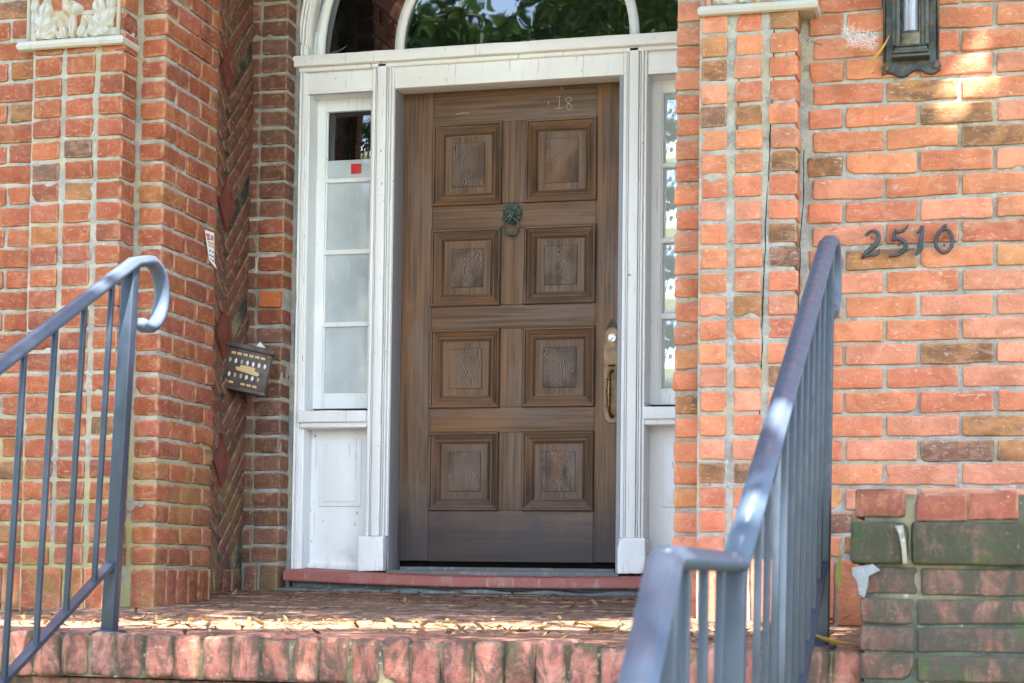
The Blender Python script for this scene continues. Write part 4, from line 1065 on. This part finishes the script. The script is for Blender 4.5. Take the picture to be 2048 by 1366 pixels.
# ------------------------------------------------------------------ security sticker on the reveal
XS = XL+.004
pts = [(410, 459), (428, 466), (429, 526), (434, 540), (419, 520), (416, 505)]
def sx(px, py, X=XS): return PX(px, py, X)
def patch(m, quad, off, mi):
    V = [tuple(PX(a, b, XS+off)) for a, b in quad]; k = len(V); V += [(XS+off-.0012, v[1], v[2]) for v in V]
    m.add(V, [tuple(range(k))]+[(i, (i+1) % k, k+(i+1) % k, k+i) for i in range(k)], mi, smooth=False)
m = MB(); patch(m, [(410, 459.5), (428.5, 466), (428.8, 526), (431, 529), (433.5, 538), (425, 528), (418.5, 519), (416.5, 505)], .0012, 0)
q = lambda x0, y0, x1, y1, sl=.36: [(x0, y0), (x1, y0+(x1-x0)*sl), (x1+.2, y1+(x1-x0)*sl), (x0+.5, y1)]
for (a, mi) in ((q(412.5, 466, 419.5, 472.5), 1), (q(414, 474, 420.5, 479), 1), (q(421.5, 470, 427, 480), 4), (q(415.5, 482, 427.5, 485), 2), (q(416, 487, 428, 489.5), 3), (q(416.3, 491, 428, 491.8), 5), (q(418.5, 499, 421, 503), 5), (q(424.5, 502, 427.5, 505), 5), (q(418, 508.5, 422, 510.5), 5), (q(423, 511, 427.5, 513.5), 5), (q(424.5, 519, 427, 523), 5), (q(420.5, 516, 422.5, 519), 4)):
    patch(m, a, .0018, mi)
tag(m.build('sticker', [M_white, mat('pinkred_print', .5, base=(.60, .12, .11)), M_yg, M_org, M_gry, M_blk]), 'white printed notice sticker with red and olive blocks curling off the brick reveal', 'sticker')

# ------------------------------------------------------------------ leaves, cobweb
def leaf(m, ce, L, w_, rot, curl=.3, lr=.5):
    n = 5; V = []
    for i in range(n+1):
        t = i/n; ww = w_*math.sin(math.pi*min(.98, t*.92+.04))**.8; y = (t-.5)*L
        zc = curl*L*(.25-(t-.5)**2*1.0)*-1
        for s_ in (-1, 0, 1): V.append(rot@Vector((s_*ww, y, zc+abs(s_)*ww*.35))+Vector(ce))
    m.add([tuple(v) for v in V], [(i*3+k, i*3+k+1, (i+1)*3+k+1, (i+1)*3+k) for i in range(n) for k in range(2)], 0, burn=lr)
def rrot(tl=.5): return (Matrix.Rotation(random.uniform(0, 6.28), 3, 'Z') @ Matrix.Rotation(random.gauss(0, tl), 3, 'X') @ Matrix.Rotation(random.gauss(0, tl), 3, 'Y'))
m = MB()
for i in range(1250):
    u = random.random()
    x = random.uniform(-3.9, -.35); 
    if u < .5: y = random.gauss(4.75, .4)
    elif u < .75: y = random.uniform(4.1, 6.5)
    else: y = random.uniform(6.3, 7.05)
    if not YE+.03 < y < 7.08: continue
    z = fz(y)+.003
    if y > 5.9 and x < XL+.02 and y < YR1: continue
    L = random.uniform(.014, .052); leaf(m, (x, y, z+.004+random.random()*.008), L, L*random.uniform(.08, .19), rrot(.28), random.uniform(-.5, .7), random.random())
tag(m.build('leaf_litter', M_dry), 'dry fallen leaves strewn over the porch floor', None, None, 'stuff')
def one_leaf(p, L, w_, rot, mt, label):
    m = MB(); leaf(m, p, L, w_, rot, .4, .5); m.tube([Vector(p)+rot@Vector((0, L*.45, -.01)), Vector(p)+rot@Vector((0, L*.75, -.002))], .0012, 5)
    return tag(m.build('fallen_leaf', mt), label, 'leaf')
p = P(1200, 1244, 4.9); one_leaf((p.x, 4.9, .02), .11, .022, Matrix.Rotation(R(80), 3, 'Z') @ Matrix.Rotation(.15, 3, 'X'), M_yel, 'large yellow fallen leaf on the porch floor in front of the door')
p = P(1688, 1272, 4.05); one_leaf((p.x-.02, 4.02, .022), .10, .024, Matrix.Rotation(R(75), 3, 'Z') @ Matrix.Rotation(.2, 3, 'X'), M_yel, 'yellow leaf at the foot of the right railing post')
p = P(1680, 1148, 3.9); one_leaf((p.x, 3.9, p.z), .075, .010, Matrix.Rotation(R(72), 3, 'X') @ Matrix.Rotation(R(60), 3, 'Y'), M_grn, 'curved green leaf hanging beside the broken corner of the low wall')
p = P(1752, 100, 5.78); one_leaf((p.x, 5.80, p.z), .13, .016, Matrix.Rotation(R(0), 3, 'Z') @ Matrix.Rotation(R(-50), 3, 'Y') @ Matrix.Rotation(R(90), 3, 'Z'), M_yel, 'orange dry leaf caught in the cobweb left of the lantern')
p = P(1712, 98, 5.82); one_leaf((p.x, 5.84, p.z), .09, .010, Matrix.Rotation(R(8), 3, 'Y') @ Matrix.Rotation(R(90), 3, 'Z'), M_yel, 'thin yellow leaf lying level under the cobweb')
p = P(1632, 82, 5.82); one_leaf((p.x, 5.84, p.z), .05, .009, Matrix.Rotation(R(25), 3, 'Y') @ Matrix.Rotation(R(90), 3, 'Z'), M_dry, 'small curled brown leaf hanging by the right pilaster capital')
p = P(1754, 124, 5.82); one_leaf((p.x, 5.855, p.z), .045, .008, Matrix.Rotation(R(-50), 3, 'Y') @ Matrix.Rotation(R(90), 3, 'Z'), M_dry, 'small pale leaf just below left of the lantern')
m = MB(); ce = [P(1690, 60, 5.80), P(1750, 72, 5.78), P(1745, 92, 5.80), P(1700, 84, 5.85), P(1725, 74, 5.79)]
for i in range(230):
    a, b = random.sample(ce, 2); t, u = random.random(), random.random(); 
    j1 = Vector([random.gauss(0, .018) for _ in range(3)]); j2 = Vector([random.gauss(0, .022) for _ in range(3)])
    p = a.lerp(b, t)+j1*.5; q_ = a.lerp(b, min(1, t+.3))+j2*.6; p.y = min(p.y, 5.88); q_.y = min(q_.y, 5.88)
    m.tube([p, p.lerp(q_, .5)+Vector((0, 0, -.004)), q_], .00032, 3, cap=False)
tag(m.build('cobweb', mat('cobweb_silk', .4, .6, base=(.85, .83, .8))), 'white tangled cobweb stretched from the wall to the lantern', 'cobweb', None, 'stuff')

# ------------------------------------------------------------------ grounds
m = MB(); m.grid((-400, -400, -1.52), (800, 0, 0), (0, 800, 0), 4, 4); gm = mk_mortar('lawn', (.07, .10, .03)); tag(m.build('ground', gm), 'lawn ground', None, None, 'structure')
m = MB(); m.grid((-2.4, -14, -1.50), (2.4, 0, 0), (0, 15.2, 0), 2, 8); m.grid((-60, -14.0, -1.498), (120, 0, 0), (0, 2, 0), 2, 2)
tag(m.build('path', mk_mortar('concrete_path', (.42, .40, .37))), 'concrete path', None, None, 'structure')
m = MB(); m.grid((-80, -23, -1.506), (160, 0, 0), (0, 8, 0), 2, 2); tag(m.build('road', mk_mortar('asphalt', (.06, .06, .06))), 'asphalt road', None, None, 'structure')

# ------------------------------------------------------------------ trees (reflected in the glass and shading the porch)
def tree(loc, h, crown, nl, label, lsz=.16):
    T = thing('shade_tree', label, 'tree', loc, 'trees in the front garden and across the road')
    m = MB(); b = Vector(loc); n = 8
    top = b+Vector((.3, .2, h*.62)); pts = [b.lerp(top, i/n)+Vector((math.sin(i*1.1)*.06, math.cos(i*.9)*.06, 0)) for i in range(n+1)]
    m.tube(pts, [.22*(1-.6*i/n)+.04 for i in range(n+1)], 9)
    for i in range(9):
        s_ = pts[4+i % 4]; a = i*2.4; e = b+Vector(crown[0])+Vector((math.cos(a)*crown[1][0]*.75, math.sin(a)*crown[1][1]*.75, random.uniform(-.3, .5)*crown[1][2]))
        md = s_.lerp(e, .5)+Vector((0, 0, .3)); m.tube([s_, md, e], [.08, .045, .012], 6)
    m.build('trunk', M_bark, T)
    m = MB(); cl = []
    for i in range(90):
        d = Vector([random.gauss(0, 1) for _ in range(3)]).normalized()*random.uniform(.35, 1)
        cl.append((b+Vector(crown[0])+Vector([d[k]*crown[1][k] for k in range(3)]), random.uniform(.35, .75)))
    for i in range(nl):
        c_, r_ = random.choice(cl); d = Vector([random.gauss(0, 1) for _ in range(3)]).normalized()*r_*random.uniform(.4, 1.1)
        p = c_+d; s_ = lsz*random.uniform(.6, 1.2); ro = rrot(1.0); V = [ro@Vector(v)*s_+p for v in ((-.5, 0, 0), (0, -.28, .06), (.5, 0, 0), (0, .28, .06))]
        m.add([tuple(v) for v in V], [(0, 1, 2, 3)], 0, burn=random.random(), smooth=False)
    m.build('crown', M_leaf, T)
tree((-9.0, -9.5, -1.5), 8, ((0, 0, 8.0), (3.2, 2.2, 3.4)), 14000, 'broad green tree across the road reflected in the fanlight', .26)
tree((-4.4, -11.5, -1.5), 8, ((0, 0, 9.6), (2.2, 2.0, 2.6)), 9000, 'tall green tree reflected in the right part of the fanlight', .24)
tree((-6.6, -17, -1.5), 9, ((0, 0, 9.0), (5.2, 2.5, 5.0)), 16000, 'very wide dark tree standing behind the others across the road', .34)
tree((-14.5, -5.0, -1.5), 8, ((0, 0, 6.0), (3.2, 3, 4.2)), 7000, 'dense dark tree at the left of the garden', .28)
# unseen tree, canopy shaped to shade the porch, gaps cut for the sun patches
T = thing('shade_tree', 'large unseen tree beside the steps, its canopy shaped to shade the porch', 'tree', (3.4, -2.2, -1.5), 'trees in the front garden and across the road')
m = MB(); b = Vector((3.4, -2.2, -1.5)); pts = [b+Vector((math.sin(i)*.05-.1*i, .08*i, i*.75)) for i in range(9)]; m.tube(pts, [.34-.025*i for i in range(9)], 12)
for i in range(12):
    e = Vector((random.uniform(-5, 2), random.uniform(-3.5, 3.4), random.uniform(5.6, 7.5))); s_ = pts[5+i % 4]; m.tube([s_, s_.lerp(e, .5)+Vector((0, 0, .5)), e], [.10, .06, .015], 7)
m.build('trunk', M_bark, T)
rail_lit = P(1543, 930, 3.05)
def lit(p):
    # does the sun ray through this leaf reach one of the lit patches?
    f = p-sdir*(p.z/sdir.z); x, y = f.x, f.y                  # floor
    yl = 4.25+(x+3.3)*.47
    if -4.0 < x < -.62 and abs(y-yl-.08) < .34+.06*math.sin(x*5.3)+.04*math.sin(x*13+1): return True
    t = (p.y-YW)/sdir.y; q = p-sdir*t                          # wall
    if t > 0 and .0 < (q.x-WX0)/(WX1-WX0) < 1 and WZ0 < q.z < WZ1 and mnoise.noise(Vector((q.x*11, 3, q.z*8))) > -.10: return True
    v = p-rail_lit; v = v-sdir*v.dot(sdir)
    if v.length < .085: return True
    return False
WX0, WX1, WZ0, WZ1 = P(1886, 150, YW).x, P(2004, 150, YW).x, P(1950, 225, YW).z, P(1950, 40, YW).z
m = MB(); V = []; F = []; B = []
NL = 135000
# centre of canopy so that its shadow covers porch and facade
for i in range(NL):
    tx, ty, tz = random.uniform(-4.6, 2.2), random.uniform(1.2, 6.4), 0
    uu = random.random()
    if uu < .33: ty, tz = 5.9, random.uniform(0, 2.9)
    elif uu < .42: tx, ty, tz = random.uniform(-.7, 1.4), random.uniform(3.5, 4.4), random.uniform(-.3, .5)
    elif uu < .66: tx, ty, tz = random.uniform(-3.2, -.8), random.uniform(6.4, 7.3), random.uniform(0, 1.9)
    base = Vector((tx, ty, tz)); z = random.uniform(4.4, 7.2); p = base+sdir*((z-tz)/sdir.z)
    if p.y > 4.9: continue
    if lit(p): continue
    s_ = random.uniform(.065, .12); ro = rrot(.7); k = len(V)
    pv = [ro@Vector(v)*s_+p for v in ((-.5, 0, 0), (0, -.3, .06), (.5, 0, 0), (0, .3, .06))]
    if any(lit(v) for v in pv): continue
    V += [tuple(v) for v in pv]; F.append((k, k+1, k+2, k+3)); B += [random.random()]*4
m.add(V, F, smooth=False); m.b = [np.array(B)]; m.build('crown', M_leaf, T)
print('canopy leaves', len(F))
